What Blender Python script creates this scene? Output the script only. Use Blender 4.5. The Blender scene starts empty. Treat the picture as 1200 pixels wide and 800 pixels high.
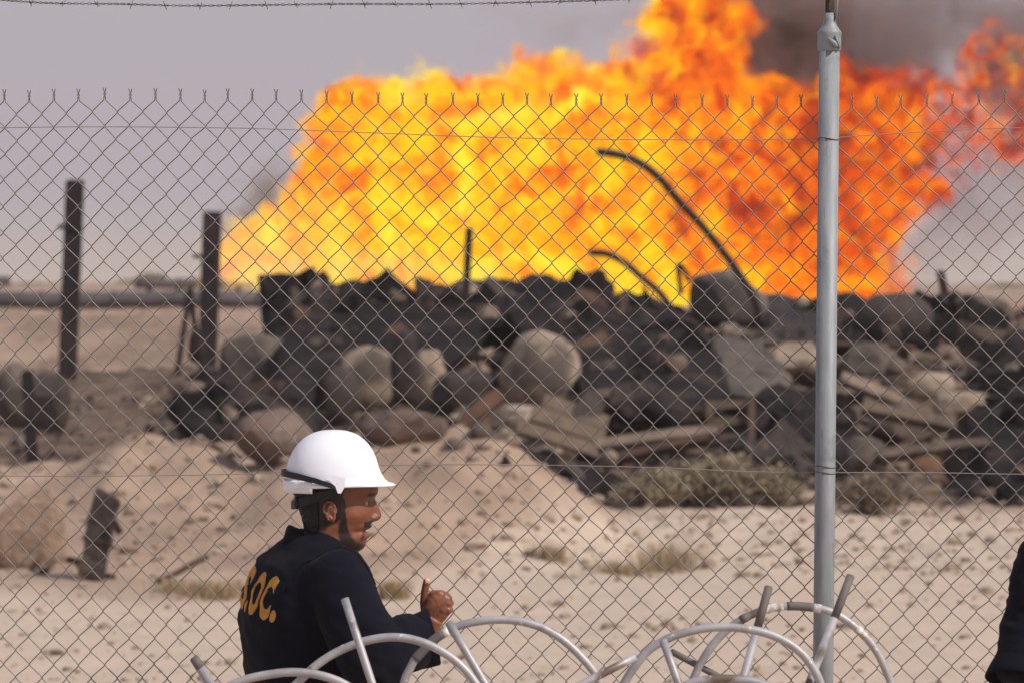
import bpy, bmesh, math, random
import numpy as np
from mathutils import Vector, Matrix
from mathutils.bvhtree import BVHTree
random.seed(7)
rng = np.random.default_rng(7)
S = bpy.context.scene
COL = S.collection
# ------------------------------------------------------------------ camera
FPX = 4120.0                    # focal length in pixels of the 1200 px wide photograph
CAMZ = 2.2
PITCH = math.atan(70 / FPX)
cam_data = bpy.data.cameras.new('camera')
cam = bpy.data.objects.new('camera', cam_data)
COL.objects.link(cam)
cam.location = (0, 0, CAMZ)
cam.rotation_euler = (math.pi / 2 - PITCH, 0, 0)
cam_data.sensor_width = 36
cam_data.lens = 36 * FPX / 1200
cam_data.clip_start = 0.1
cam_data.clip_end = 6000
cam_data.dof.use_dof = True
cam_data.dof.focus_distance = 9.75
cam_data.dof.aperture_fstop = 5.2
S.camera = cam
# ------------------------------------------------------------------ sky and sun
SUN_AZ = math.radians(61)       # to the right of straight behind the camera
SUN_EL = math.radians(43)
sun_dir = Vector((math.sin(SUN_AZ) * math.cos(SUN_EL), -math.cos(SUN_AZ) * math.cos(SUN_EL), math.sin(SUN_EL)))
world = bpy.data.worlds.new('World')
S.world = world
world.use_nodes = True
wt = world.node_tree
wt.nodes.clear()
w_out = wt.nodes.new('ShaderNodeOutputWorld')
w_bg = wt.nodes.new('ShaderNodeBackground')
w_bg.inputs['Strength'].default_value = 0.1
w_sky = wt.nodes.new('ShaderNodeTexSky')
w_sky.sky_type = 'NISHITA'
w_sky.sun_disc = False
w_sky.sun_elevation = SUN_EL
w_sky.sun_rotation = math.pi - SUN_AZ
w_sky.dust_density = 5.0
w_geo = wt.nodes.new('ShaderNodeTexCoord')
w_sep = wt.nodes.new('ShaderNodeSeparateXYZ')
wt.links.new(w_geo.outputs['Generated'], w_sep.inputs[0])
w_ramp = wt.nodes.new('ShaderNodeValToRGB')
wt.links.new(w_sep.outputs['Z'], w_ramp.inputs['Fac'])
def lin(r, g, b):
    def f(c):
        c /= 255
        return c / 12.92 if c <= 0.04045 else ((c + 0.055) / 1.055) ** 2.4
    return (f(r), f(g), f(b), 1)
el = w_ramp.color_ramp.elements
el[0].position = 0.0; el[0].color = lin(206, 189, 176)
el[1].position = 1.0; el[1].color = lin(150, 160, 188)
e = el.new(0.008); e.color = lin(201, 186, 178)
e = el.new(0.022); e.color = lin(189, 180, 187)
e = el.new(0.20); e.color = lin(180, 174, 186)
w_mul = wt.nodes.new('ShaderNodeVectorMath'); w_mul.operation = 'SCALE'
w_mul.inputs['Scale'].default_value = 10.0
wt.links.new(w_ramp.outputs['Color'], w_mul.inputs[0])
w_mix = wt.nodes.new('ShaderNodeMix'); w_mix.data_type = 'RGBA'
w_mix.inputs['Factor'].default_value = 0.88
wt.links.new(w_sky.outputs['Color'], w_mix.inputs['A'])
wt.links.new(w_mul.outputs['Vector'], w_mix.inputs['B'])
wt.links.new(w_mix.outputs['Result'], w_bg.inputs['Color'])
wt.links.new(w_bg.outputs['Background'], w_out.inputs['Surface'])
sun_data = bpy.data.lights.new('sun', 'SUN')
sun_data.energy = 3.7
sun_data.angle = math.radians(0.55)
sun_data.color = (1.0, 0.945, 0.875)
sun = bpy.data.objects.new('sun', sun_data)
sun.rotation_euler = (-sun_dir).to_track_quat('-Z', 'Y').to_euler()
sun.location = (8, -6, 12)
COL.objects.link(sun)
S.view_settings.view_transform = 'Standard'
S.view_settings.look = 'None'
S.view_settings.exposure = 0.0
S.view_settings.gamma = 1.0
S.render.engine = 'CYCLES'
S.cycles.use_denoising = True
S.cycles.max_bounces = 6
S.cycles.diffuse_bounces = 3
S.cycles.glossy_bounces = 3
S.cycles.transparent_max_bounces = 12
S.cycles.volume_bounces = 1
S.cycles.volume_max_steps = 256
# ------------------------------------------------------------------ helpers
def W(px, py, d):
    """the point seen at pixel (px, py) of the photograph, d metres in front of the camera (along y)"""
    v = Vector(((px - 600) / FPX, 1.0, -(py - 400) / FPX))
    c, s = math.cos(PITCH), math.sin(PITCH)
    y = v.y * c + v.z * s
    z = -v.y * s + v.z * c
    return Vector((v.x / y * d, d, CAMZ + z / y * d))
def link(name, me, parent=None):
    o = bpy.data.objects.new(name, me)
    COL.objects.link(o)
    if parent is not None:
        o.parent = parent
    return o
def mesh(name, verts, faces, mats=None, smooth=True):
    me = bpy.data.meshes.new(name)
    me.from_pydata([tuple(v) for v in verts], [], faces)
    if mats:
        for m in (mats if isinstance(mats, (list, tuple)) else [mats]):
            me.materials.append(m)
    if smooth:
        me.polygons.foreach_set('use_smooth', [True] * len(me.polygons))
    me.update()
    return me
def thing(name, label, cat, loc=(0, 0, 0), group=None):
    o = link(name, None)
    o.location = loc
    o.empty_display_size = 0.1
    tag(o, label, cat, group)
    return o
def tag(o, label, cat, group=None):
    o['label'] = label
    o['category'] = cat
    if group:
        o['group'] = group
    return o
def put(name, verts, faces, mat, parent=None, smooth=True, origin=None):
    """one mesh object from world-space vertices; its origin at the parent's place (or at origin)"""
    if parent is not None:
        off = Vector(parent.matrix_world.translation) if False else Vector(OFFS.get(parent.name, parent.location))
    else:
        off = Vector(origin) if origin is not None else Vector((0, 0, 0))
    me = mesh(name, [Vector(v) - off for v in verts], faces, mat, smooth)
    o = link(name, me, parent)
    if parent is None:
        o.location = off
    OFFS[o.name] = off
    return o
OFFS = {}
def tube(points, r, n=8, cap=True, flat=1.0):
    """round tube along points; r a number or list"""
    P = [Vector(p) for p in points]
    m = len(P)
    R = r if isinstance(r, (list, tuple)) else [r] * m
    verts, faces = [], []
    t0 = (P[1] - P[0]).normalized()
    up = Vector((0, 0, 1)) if abs(t0.z) < 0.9 else Vector((1, 0, 0))
    u = t0.cross(up).normalized()
    for i in range(m):
        if i == 0: t = P[1] - P[0]
        elif i == m - 1: t = P[-1] - P[-2]
        else: t = P[i + 1] - P[i - 1]
        t.normalize()
        u = (u - t * u.dot(t)).normalized()
        v = t.cross(u)
        for k in range(n):
            a = 2 * math.pi * k / n
            verts.append(P[i] + u * (math.cos(a) * R[i]) + v * (math.sin(a) * R[i] * flat))
    for i in range(m - 1):
        for k in range(n):
            a, b = i * n + k, i * n + (k + 1) % n
            faces.append((a, b, b + n, a + n))
    if cap:
        faces.append(tuple(range(n - 1, -1, -1)))
        faces.append(tuple(range((m - 1) * n, m * n)))
    return verts, faces
def spline(pts, n=8):
    """Catmull-Rom through pts"""
    P = [Vector(p) for p in pts]
    P = [P[0] * 2 - P[1]] + P + [P[-1] * 2 - P[-2]]
    out = []
    for i in range(1, len(P) - 2):
        for k in range(n):
            t = k / n
            a, b, c, d = P[i - 1], P[i], P[i + 1], P[i + 2]
            out.append(0.5 * ((2 * b) + (c - a) * t + (2 * a - 5 * b + 4 * c - d) * t * t + (3 * b - a - 3 * c + d) * t ** 3))
    out.append(P[-2].copy())
    return out
def join(*vf):
    V, F = [], []
    for v, f in vf:
        k = len(V)
        V += list(v)
        F += [tuple(i + k for i in q) for q in f]
    return V, F
def _hash(ix, iy, iz, seed):
    h = (ix * 374761393 + iy * 668265263 + iz * 2147483647 + seed * 1274126177) & 0xFFFFFFFF
    h = ((h ^ (h >> 13)) * 1274126177) & 0xFFFFFFFF
    h = (h ^ (h >> 16)) & 0xFFFF
    return h / 65535.0
def vn(x, y, z=0.0, seed=0):
    """value noise, 0..1, arrays"""
    x = np.asarray(x, float); y = np.asarray(y, float); z = np.asarray(z, float) + np.zeros_like(x)
    ix, iy, iz = np.floor(x).astype(np.int64), np.floor(y).astype(np.int64), np.floor(z).astype(np.int64)
    fx, fy, fz = x - ix, y - iy, z - iz
    fx, fy, fz = [f * f * f * (f * (f * 6 - 15) + 10) for f in (fx, fy, fz)]
    r = 0
    for dx in (0, 1):
        for dy in (0, 1):
            for dz in (0, 1):
                w = (fx if dx else 1 - fx) * (fy if dy else 1 - fy) * (fz if dz else 1 - fz)
                r = r + w * _hash(ix + dx, iy + dy, iz + dz, seed)
    return r
def fbm(x, y, z=0.0, oct=4, seed=0, rough=0.5):
    a, s, t, f = 1.0, 0, 0, 1.0
    for k in range(oct):
        s = s + a * vn(np.asarray(x) * f, np.asarray(y) * f, np.asarray(z) * f, seed + k * 17)
        t += a; a *= rough; f *= 2.03
    return s / t
def sm(a, b, x):
    t = np.clip((np.asarray(x, float) - a) / (b - a), 0, 1)
    return t * t * (3 - 2 * t)
# ------------------------------------------------------------------ materials
class NT:
    def __init__(self, name):
        self.m = bpy.data.materials.new(name)
        self.m.use_nodes = True
        self.t = self.m.node_tree
        self.t.nodes.clear()
        self.out = self.t.nodes.new('ShaderNodeOutputMaterial')
    def n(self, kind, ins=None, **props):
        nd = self.t.nodes.new('ShaderNode' + kind)
        for k, v in props.items():
            setattr(nd, k, v)
        for k, v in (ins or {}).items():
            self.set(nd, k, v)
        return nd
    def set(self, nd, k, v):
        s = nd.inputs[k]
        if isinstance(v, bpy.types.NodeSocket):
            self.t.links.new(v, s)
        elif isinstance(v, bpy.types.Node):
            self.t.links.new(v.outputs[0], s)
        else:
            s.default_value = v
    def math(self, op, a, b=0.0, c=0.0, clamp=False):
        nd = self.n('Math', {0: a, 1: b, 2: c}, operation=op, use_clamp=clamp)
        return nd.outputs[0]
    def vmath(self, op, a, b=None, scale=None):
        nd = self.n('VectorMath', {0: a}, operation=op)
        if b is not None: self.set(nd, 1, b)
        if scale is not None: self.set(nd, 'Scale', scale)
        return nd.outputs['Value'] if op in ('LENGTH', 'DOT_PRODUCT') else nd.outputs[0]
    def mix(self, f, a, b, blend='MIX'):
        nd = self.n('Mix', {'Factor': f}, data_type='RGBA', blend_type=blend)
        for k, v in ((6, a), (7, b)):
            self.set(nd, k, v)
        return nd.outputs[2]
    def noise(self, vec, scale, detail=3.0, rough=0.5, dist=0.0, out=0):
        return self.n('TexNoise', {'Vector': vec, 'Scale': scale, 'Detail': detail, 'Roughness': rough, 'Distortion': dist}).outputs[out]
    def ramp(self, fac, stops, interp='LINEAR'):
        nd = self.n('ValToRGB', {'Fac': fac})
        cr = nd.color_ramp
        cr.interpolation = interp
        cr.elements[0].position, cr.elements[0].color = stops[0][0], stops[0][1]
        cr.elements[1].position, cr.elements[1].color = stops[-1][0], stops[-1][1]
        for p, c in stops[1:-1]:
            e = cr.elements.new(p); e.color = c
        return nd.outputs[0]
    def maprange(self, v, a, b, c=0.0, d=1.0):
        return self.n('MapRange', {0: v, 1: a, 2: b, 3: c, 4: d}).outputs[0]
    def pos(self):
        return self.n('TexCoord').outputs['Object']
    def wpos(self):
        return self.n('NewGeometry').outputs['Position']
    def finish(self, col, rough=0.8, metal=0.0, bump=None, bstr=0.3, bdist=0.02, spec=0.5, **kw):
        b = self.n('BsdfPrincipled', {'Base Color': col, 'Roughness': rough, 'Metallic': metal, 'Specular IOR Level': spec})
        for k, v in kw.items():
            self.set(b, k.replace('_', ' '), v)
        if bump is not None:
            bp = self.n('Bump', {'Height': bump, 'Strength': bstr, 'Distance': bdist})
            self.t.links.new(bp.outputs[0], b.inputs['Normal'])
        self.t.links.new(b.outputs[0], self.out.inputs['Surface'])
        return self.m
def rgb(r, g, b):
    return lin(r, g, b)
def mottled(name, c1, c2, scale=6.0, rough=0.85, metal=0.0, bstr=0.4, bdist=0.02, rnd=0.25, c3=None, spec=0.4, detail=5.0):
    """two-tone noise colour, varied per object"""
    t = NT(name)
    info = t.n('ObjectInfo').outputs['Random']
    v = t.vmath('ADD', t.pos(), t.n('CombineXYZ', {0: t.math('MULTIPLY', info, 37.0), 1: t.math('MULTIPLY', info, 11.0)}))
    nz = t.noise(v, scale, detail, 0.62)
    f = t.maprange(nz, 0.35, 0.65)
    col = t.mix(f, c1, c2)
    if c3 is not None:
        f3 = t.maprange(t.noise(v, scale * 0.45, 4.0, 0.6), 0.52, 0.62)
        col = t.mix(f3, col, c3)
    val = t.maprange(info, 0, 1, 1 - rnd, 1 + rnd)
    col = t.vmath('SCALE', col, scale=val)
    fine = t.noise(v, scale * 5, 4.0, 0.65)
    bmp = t.math('ADD', nz, t.math('MULTIPLY', fine, 0.35))
    return t.finish(col, rough, metal, bmp, bstr, bdist, spec)
# ------------------------------------------------------------------ ground
def X2(px, d): return (px - 600) / FPX * d
_bx = [X2(p, 31) for p in (-500, -100, 60, 95, 150, 300, 440, 570, 640, 700, 730)]
_bh = [0.42, 0.46, 0.47, 0.50, 0.70, 0.62, 0.80, 0.76, 0.48, 0.16, 0.0]
_mx = [X2(p, 44) for p in (120, 230, 330, 500, 640, 850, 960, 1200, 1500, 2000, 2600)]
_mh = [0.0, 0.25, 0.82, 0.86, 0.92, 1.08, 1.0, 0.98, 0.95, 0.7, 0.0]
def H(x, y):
    x = np.asarray(x, float); y = np.asarray(y, float)
    b = np.interp(y, [-400, 10, 27, 34, 38, 50, 57, 66, 120, 400, 3000], [0, 0, 0, 0.05, 0.36, 0.82, 1.05, 1.72, 1.70, 1.3, 1.3])
    z = b + (fbm(x * 0.35, y * 0.35, 0, 4, 3) - 0.5) * 0.16 * sm(12, 30, y)
    wob = (fbm(x * 0.6, y * 0.6, 0, 3, 9) - 0.5) * 2.2
    berm = np.interp(x, _bx, _bh) * sm(25.8, 30.8, y + wob * 0.8) * (1 - sm(31.3, 33.8, y + wob * 0.3))
    berm = berm * (1 + (fbm(x * 2.2, y * 2.2, 0, 4, 21) - 0.5) * 0.5)
    z = z + berm
    start = np.interp(x, [-2, 1.0], [36.0, 33.9])
    m = np.interp(x, _mx, _mh) * sm(0, 1, (y - start) / 10.5) * (1 - sm(47, 54, y))
    m = m * (1 + (fbm(x * 0.9, y * 0.9, 0, 5, 33, 0.6) - 0.5) * 0.9)
    z = z + m
    # small lumps and ridges of dry soil
    z = z + (fbm(x * 3.1, y * 3.1, 0, 4, 5, 0.6) - 0.5) * 0.055 * sm(12, 20, y) * (1 + 1.6 * sm(25, 30, y))
    z = z + (fbm(x * 0.05, y * 0.05, 0, 3, 71) - 0.5) * 1.2 * sm(90, 160, y)
    return z
def Hs(x, y):
    return float(H(np.array([x]), np.array([y]))[0])
def hit(px, py, start=12.0, end=300.0):
    """where the ground is seen at that pixel"""
    d = np.arange(start, end, 0.06)
    p0 = W(px, py, 1.0)
    z = CAMZ + (p0.z - CAMZ) * d
    g = H(p0.x * d, d)
    k = np.argmax(g >= z)
    if not (g >= z).any():
        k = len(d) - 1
    return Vector((p0.x * d[k], d[k], float(g[k])))
def SC(d): return FPX / d       # pixels per metre at depth d
def rocky(x, y):
    """0 sand .. 1 dark oil-stained soil of the rubble bank"""
    st = np.interp(x, [-14, -5.0, -2, 0.0, 1.0, 3, 12], [33.5, 33.2, 33.2, 33.0, 33.4, 33.6, 33.2])
    w = (fbm(x * 0.8, y * 0.8, 0, 4, 91) - 0.5) * 1.6
    a = sm(-0.2, 0.9, (y + w - st)) * (1 - sm(50, 54, y + w * 2))
    a = np.maximum(a, 0.5 * sm(49, 54, y) * (1 - sm(64, 67, y)) * sm(.3, .6, fbm(x * .25, y * .12, 0, 4, 93)) )
    return a
xs = np.concatenate([-np.geomspace(1600, 11, 34), np.arange(-10.8, 10.81, 0.09), np.geomspace(11, 1600, 34)])
ys = np.concatenate([-np.geomspace(60, 1, 8), np.arange(0, 14, 1.0), np.arange(14, 56, 0.09), np.geomspace(56.2, 2900, 90)])
GX, GY = np.meshgrid(xs, ys)
GZ = H(GX, GY)
nx, ny = len(xs), len(ys)
gv = np.stack([GX.ravel(), GY.ravel(), GZ.ravel()], 1)
idx = np.arange(nx * ny).reshape(ny, nx)
gf = np.stack([idx[:-1, :-1].ravel(), idx[:-1, 1:].ravel(), idx[1:, 1:].ravel(), idx[1:, :-1].ravel()], 1)
t = NT('sandy_ground')
P = t.wpos()
soil = t.n('Attribute', attribute_name='soil').outputs['Fac']
n1 = t.noise(P, 0.7, 6.0, 0.6)
n2 = t.noise(P, 5.0, 6.0, 0.65)
n3 = t.noise(P, 22.0, 4.0, 0.7)
pale = t.n('Attribute', attribute_name='pale').outputs['Fac']
sand = t.mix(t.maprange(n1, 0.35, 0.65), rgb(166, 142, 122), rgb(146, 124, 107))
sand = t.mix(t.math('MULTIPLY', pale, t.maprange(n2, .25, .6, .6, 1.0)), sand, rgb(193, 174, 155))
sand = t.mix(t.maprange(n2, 0.55, 0.75), sand, rgb(152, 129, 108))
sand = t.mix(t.maprange(n3, 0.62, 0.72), sand, rgb(188, 169, 151))
vor = t.n('TexVoronoi', {'Vector': P, 'Scale': 9.0, 'Randomness': 1.0}, feature='F1')
spot = t.maprange(vor.outputs['Distance'], 0.10, 0.22, 1.0, 0.0)
keep = t.maprange(t.n('SeparateColor', {0: vor.outputs['Color']}).outputs[0], 0.80, 0.82)
sand = t.mix(t.math('MULTIPLY', spot, t.math('MULTIPLY', keep, 0.25)), sand, rgb(128, 108, 92))
dark = t.mix(t.maprange(n2, 0.35, 0.65), rgb(124, 103, 87), rgb(92, 77, 66))
dark = t.mix(t.maprange(t.noise(P, 1.3, 5.0, 0.6), 0.5, 0.62), dark, rgb(68, 56, 49))
sfac = t.maprange(t.math('ADD', soil, t.math('MULTIPLY', t.math('SUBTRACT', n2, 0.5), 0.5)), 0.4, 0.62)
col = t.mix(sfac, sand, dark)
bmp = t.math('ADD', t.math('MULTIPLY', n2, 0.6), t.math('MULTIPLY', n3, 0.4))
ground_mat = t.finish(col, 0.95, 0.0, bmp, 0.35, 0.04, 0.15)
gme = bpy.data.meshes.new('ground')
gme.from_pydata(gv.tolist(), [], gf.tolist())
gme.materials.append(ground_mat)
gme.polygons.foreach_set('use_smooth', [True] * len(gme.polygons))
at = gme.attributes.new('soil', 'FLOAT', 'POINT')
at.data.foreach_set('value', rocky(gv[:, 0], gv[:, 1]).astype(np.float32))
at = gme.attributes.new('pale', 'FLOAT', 'POINT')
pl_ = 1 - sm(-1.2, 1.2, gv[:, 1] - 25.5 + (fbm(gv[:, 0] * .4, gv[:, 1] * .4, 0, 4, 97) - .5) * 6 - 7.5 * sm(-1.5, 1.5, gv[:, 0]))
at.data.foreach_set('value', pl_.astype(np.float32))
gme.update()
ground = link('ground', gme)
ground['kind'] = 'structure'
# ------------------------------------------------------------------ chain link fence
FD = 10.0
t = NT('galvanised_wire')
P = t.pos()
nz = t.noise(P, 60.0, 3.0)
wire_mat = t.finish(t.mix(nz, rgb(98, 92, 89), rgb(140, 133, 128)), 0.5, 0.3, None, spec=0.5)
t = NT('dull_line_wire')
line_mat = t.finish(t.mix(t.noise(t.pos(), 30.0), rgb(120, 112, 108), rgb(172, 166, 160)), 0.5, 0.4)
t = NT('rusty_barbed_wire')
barb_mat = t.finish(t.mix(t.noise(t.pos(), 30.0), rgb(96, 84, 82), rgb(128, 118, 116)), 0.6, 0.4)
t = NT('galvanised_post')
P = t.pos()
mp = t.n('Mapping', {'Vector': P, 'Scale': (30.0, 30.0, 5.0)})
a1 = t.noise(mp.outputs[0], 1.0, 6.0, 0.65)
scr = t.noise(t.n('Mapping', {'Vector': P, 'Scale': (130.0, 130.0, 8.0)}).outputs[0], 1.0, 2.0, 0.5)
c = t.mix(t.maprange(a1, 0.35, 0.65), rgb(128, 133, 136), rgb(152, 155, 157))
c = t.mix(t.maprange(t.noise(P, 7.0, 5.0, 0.6), 0.58, 0.66), c, rgb(118, 119, 120))
c = t.mix(t.maprange(scr, 0.73, 0.76), c, rgb(84, 82, 82))
post_mat = t.finish(c, 0.6, 0.15, a1, 0.12, 0.004)
fence = thing('chain_link_fence', 'tall galvanised chain link fence with diamond mesh crossing the whole view behind the man', 'fence', (0, FD, 0))
def fp(px, py, dy=0.0):
    p = W(px, py, FD)
    return Vector((p.x, FD + dy, p.z))
HP, VP = 14.64, 15.72
def warp(px, py):
    """sag and bulge of the mesh, in pixels"""
    s = 8.0 * sm(100, 800, px) * (1 - sm(150, 500, py) * 0.4)
    s = s - 7.0 * sm(985, 1250, px) * (1 - sm(150, 420, py) * 0.6)
    wx = (fbm(px / 170., py / 130., 0, 3, 51) - 0.5) * 9
    wy = (fbm(px / 150., py / 160., 5, 3, 52) - 0.5) * 8
    jx = (vn(px / 14., py / 15., 3, 77) - 0.5) * 2.2
    jy = (vn(px / 14., py / 15., 8, 78) - 0.5) * 2.0
    return px + wx + jx, py + s + wy + jy - 1
NCOL0, NCOL1 = -16, 98
ROWS = 71
knuckles = []
def node_xy(i, k):
    """pixel place of mesh node column i, row k (rows with i+k even are joints)"""
    x, y = warp(np.array([4.0 + HP * i]), np.array([133.0 + VP * k]))
    return float(x[0]), float(y[0])
for i in range(NCOL0, NCOL1):
    pts = []
    # the wire swings between column i and column i+1
    side0 = 1 if (i % 2) else 0                  # row 0 joints lie on even columns' right neighbours
    for k in range(-1 if True else 0, ROWS):
        c = i + ((k + i + 1) % 2)
        if k == -1 and False: continue
        c2 = i + ((k + 1 + i + 1) % 2)
        x0, y0 = node_xy(c, k)
        x1, y1 = node_xy(c2, k + 1)
        zz = 0.0022 * (1 if (c == i) else -1)
        for tt, ff in ((0.0, 0.0), (0.12, 0.07), (0.5, 0.5), (0.88, 0.93)):
            yy = zz * (1 - 2 * tt)
            pts.append(fp(x0 + (x1 - x0) * ff, y0 + (y1 - y0) * tt, yy))
    # drop the first rise: the wire begins at its twisted knuckle
    top = i + ((-1 + i + 1) % 2)
    if True:
        x0, y0 = node_xy(top, -1)
        s = 1 if top == i else -1
        head = []
        for q in range(7):
            a = q / 6
            head.append(fp(x0 + s * 0.9 * math.cos(a * 7), y0 - 9.5 + 9 * a, 0.003 * math.sin(a * 7) * s))
        tip = fp(x0 + s * 2.0, y0 - 12.5, -0.002 * s)
        pts = [tip] + head + pts[1:]
    pts = [p for p in pts if p.z > 0.01]
    v, f = tube(pts, 0.00165, 5)
    put('mesh_wire', v, f, wire_mat, fence)
def line_wire(pxs, dy=-0.0055, r=0.0013):
    v, f = tube(spline([fp(x, y, dy) for x, y in pxs], 6), r, 5)
    return put('line_wire', v, f, line_mat, fence)
line_wire([(-230, 153), (-60, 151), (100, 149), (240, 150), (330, 152), (460, 157), (600, 162), (760, 164), (900, 164), (962, 163), (1000, 160), (1100, 154), (1200, 150), (1400, 148), (1640, 152)])
line_wire([(-230, 555), (0, 557), (140, 557), (300, 554), (440, 545), (600, 544), (760, 547), (880, 552), (962, 553), (1080, 553), (1200, 555), (1400, 556), (1640, 553)])
line_wire([(-230, 900), (300, 905), (800, 900), (1640, 905)])
line_wire([(-230, 1180), (300, 1180), (800, 1184), (1640, 1180)])
# barbed wire strands above the mesh
barb = thing('barbed_wire', 'twisted two strand barbed wire strung above the chain link mesh along the top', 'barbed wire', (0, FD, W(0, 3, FD).z))
path = spline([fp(x, y, 0.0) for x, y in [(-230, -6), (-60, -6), (0, 0), (60, 4), (140, 5), (220, 7), (320, 6), (400, 5), (520, 5), (620, 3), (720, 0), (800, -4), (900, -9), (972, -14), (1060, -10), (1200, -8), (1640, -12)]], 60)
for ph in (0, math.pi):
    pp = []
    for q, p in enumerate(path):
        a = q * 0.55 + ph
        pp.append(p + Vector((0, math.cos(a) * 0.0016, math.sin(a) * 0.0020)))
    v, f = tube(pp, 0.0013, 4)
    put('strand', v, f, barb_mat, barb)
total = 0; last = path[0]; nxt = 0.0
for p in path:
    total += (p - last).length; last = p
    if total >= nxt:
        nxt += 0.0945 * random.uniform(0.94, 1.06)
        a = random.uniform(0, 6.28)
        vs = []
        for s in (-1, 1):
            d = Vector((0.35 * s, math.cos(a), math.sin(a))).normalized()
            vs.append(tube([p - d * 0.013 + Vector((s * .003, 0, 0)), p + d * 0.013 + Vector((s * .003, 0, 0))], 0.0011, 4))
            a += 1.3
        vs.append(tube([p - Vector((0.006, 0, 0)), p + Vector((0.006, 0, 0))], 0.0032, 6))
        v, f = join(*vs)
        put('barb', v, f, barb_mat, barb)
# posts
def fence_post(top_px, bot_px, label):
    d = FD - 0.034
    def q(px, py, dd=d): return W(px, py, dd)
    t0, t1 = q(top_px, 48), q(bot_px, 800)
    ax = (t1 - t0).normalized()
    base = t0 + ax * ((t0.z - (-0.15)) / -ax.z)
    root = thing('fence_post', label, 'post', (base.x, base.y, 0))
    v, f = tube([base, t0], 0.0292, 28)
    put('tube_post', v, f, post_mat, root)
    up = -ax
    # cast collar
    prof = [(-0.030, 0.0300), (-0.027, 0.0335), (0.0, 0.0340), (0.012, 0.0330), (0.020, 0.0345), (0.026, 0.0335), (0.034, 0.027), (0.046, 0.0195), (0.056, 0.0170), (0.078, 0.0160)]
    v, f = tube([t0 + up * h for h, r in prof], [r for h, r in prof], 24)
    put('post_cap', v, f, post_mat, root)
    b = t0 + up * 0.0 + Vector((0.008, -0.034, -0.006))
    v1 = tube([b + Vector((-0.016, 0, 0.010)), b + Vector((0.002, -0.004, -0.004)), b + Vector((0.010, -0.002, -0.014))], [0.006, 0.008, 0.005], 8)
    v2 = tube([b + Vector((0.006, 0.0, 0.018)), b + Vector((0.018, 0.006, -0.018))], 0.0035, 6)
    v, f = join(v1, v2)
    put('clamp_bolt', v, f, post_mat, root)
    # arm of folded steel angle carrying the barbed wire
    a0 = t0 + up * 0.070
    tip = a0 + Vector((0.015, 0.16, 0.34))
    w = Vector((0.0, 0.0, 0.0))
    ex, ey = Vector((1, 0, 0)), Vector((0, -1, 0.45)).normalized()
    V, F = [], []
    for c in (a0 - Vector((0, 0, 0.02)), tip):
        for (x, y) in ((-0.013, 0.011), (0.012, 0.011), (0.012, -0.013), (0.009, -0.013), (0.009, 0.008), (-0.013, 0.008)):
            V.append(c + ex * x + ey * y)
    n = 6
    for k in range(n):
        F.append((k, (k + 1) % n, (k + 1) % n + n, k + n))
    F.append((5, 4, 3, 2, 1, 0)); F.append((6, 7, 8, 9, 10, 11))
    put('barbed_wire_arm', V, F, arm_mat, root, smooth=False)
    v, f = tube([a0 + Vector((0.0165, -0.012, -0.012)), a0 + Vector((0.021, -0.012, 0.05)), tip + Vector((0.021, -0.008, 0))], 0.0055, 6, flat=0.6)
    put('arm_flange', v, f, post_mat, root)
    # tie wires
    for py in (163, 546, 553):
        c = t0 + ax * ((q(965, 48).z - q(965, py).z) / -ax.z)
        ring = [c + Vector((math.cos(a) * 0.0305, math.sin(a) * 0.0305, 0.003 * math.sin(2 * a))) for a in np.linspace(0, 2 * math.pi, 25)]
        v, f = tube(ring, 0.0013, 5)
        put('tie_wire', v, f, barb_mat, root)
    return root
arm_mat = mottled('dark_steel_angle', rgb(58, 44, 36), rgb(84, 66, 54), 30.0, 0.7, 0.2, 0.2, 0.002)
fence_post(972, 964.5, 'round galvanised steel fence post with cast collar right of the man')
for off in (-1236, 1236):
    fence_post(972 + off, 966 + off, 'galvanised fence post outside the picture on the ' + ('left' if off < 0 else 'right'))
# ------------------------------------------------------------------ bent tubes in the foreground
t = NT('worn_grey_tube')
P = t.pos()
a = t.noise(P, 9.0, 5.0, 0.6); b = t.noise(P, 60.0, 3.0, 0.6)
info = t.n('ObjectInfo').outputs['Random']
c = t.mix(t.maprange(a, 0.4, 0.6), rgb(178, 174, 174), rgb(150, 147, 148))
c = t.mix(t.maprange(t.noise(t.vmath('ADD', P, t.n('CombineXYZ', {0: t.math('MULTIPLY', info, 9.0)})), 5.0, 3.0, 0.6), 0.56, 0.62), c, rgb(112, 98, 88))
c = t.mix(t.maprange(b, 0.66, 0.70), c, rgb(212, 208, 202))
tube_mat = t.finish(c, 0.5, 0.25, b, 0.15, 0.002)
t = NT('dark_tube')
tube_dark = t.finish(t.mix(t.noise(t.pos(), 25.0, 5.0), rgb(88, 82, 79), rgb(122, 115, 110)), 0.75, 0.1, t.noise(t.pos(), 90.0), 0.3, 0.002)
t = NT('chipped_white_paint')
tube_white = t.finish(t.mix(t.maprange(t.noise(t.pos(), 50.0, 4.0), 0.45, 0.6), rgb(226, 220, 212), rgb(170, 160, 150)), 0.6, 0.0)
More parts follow.
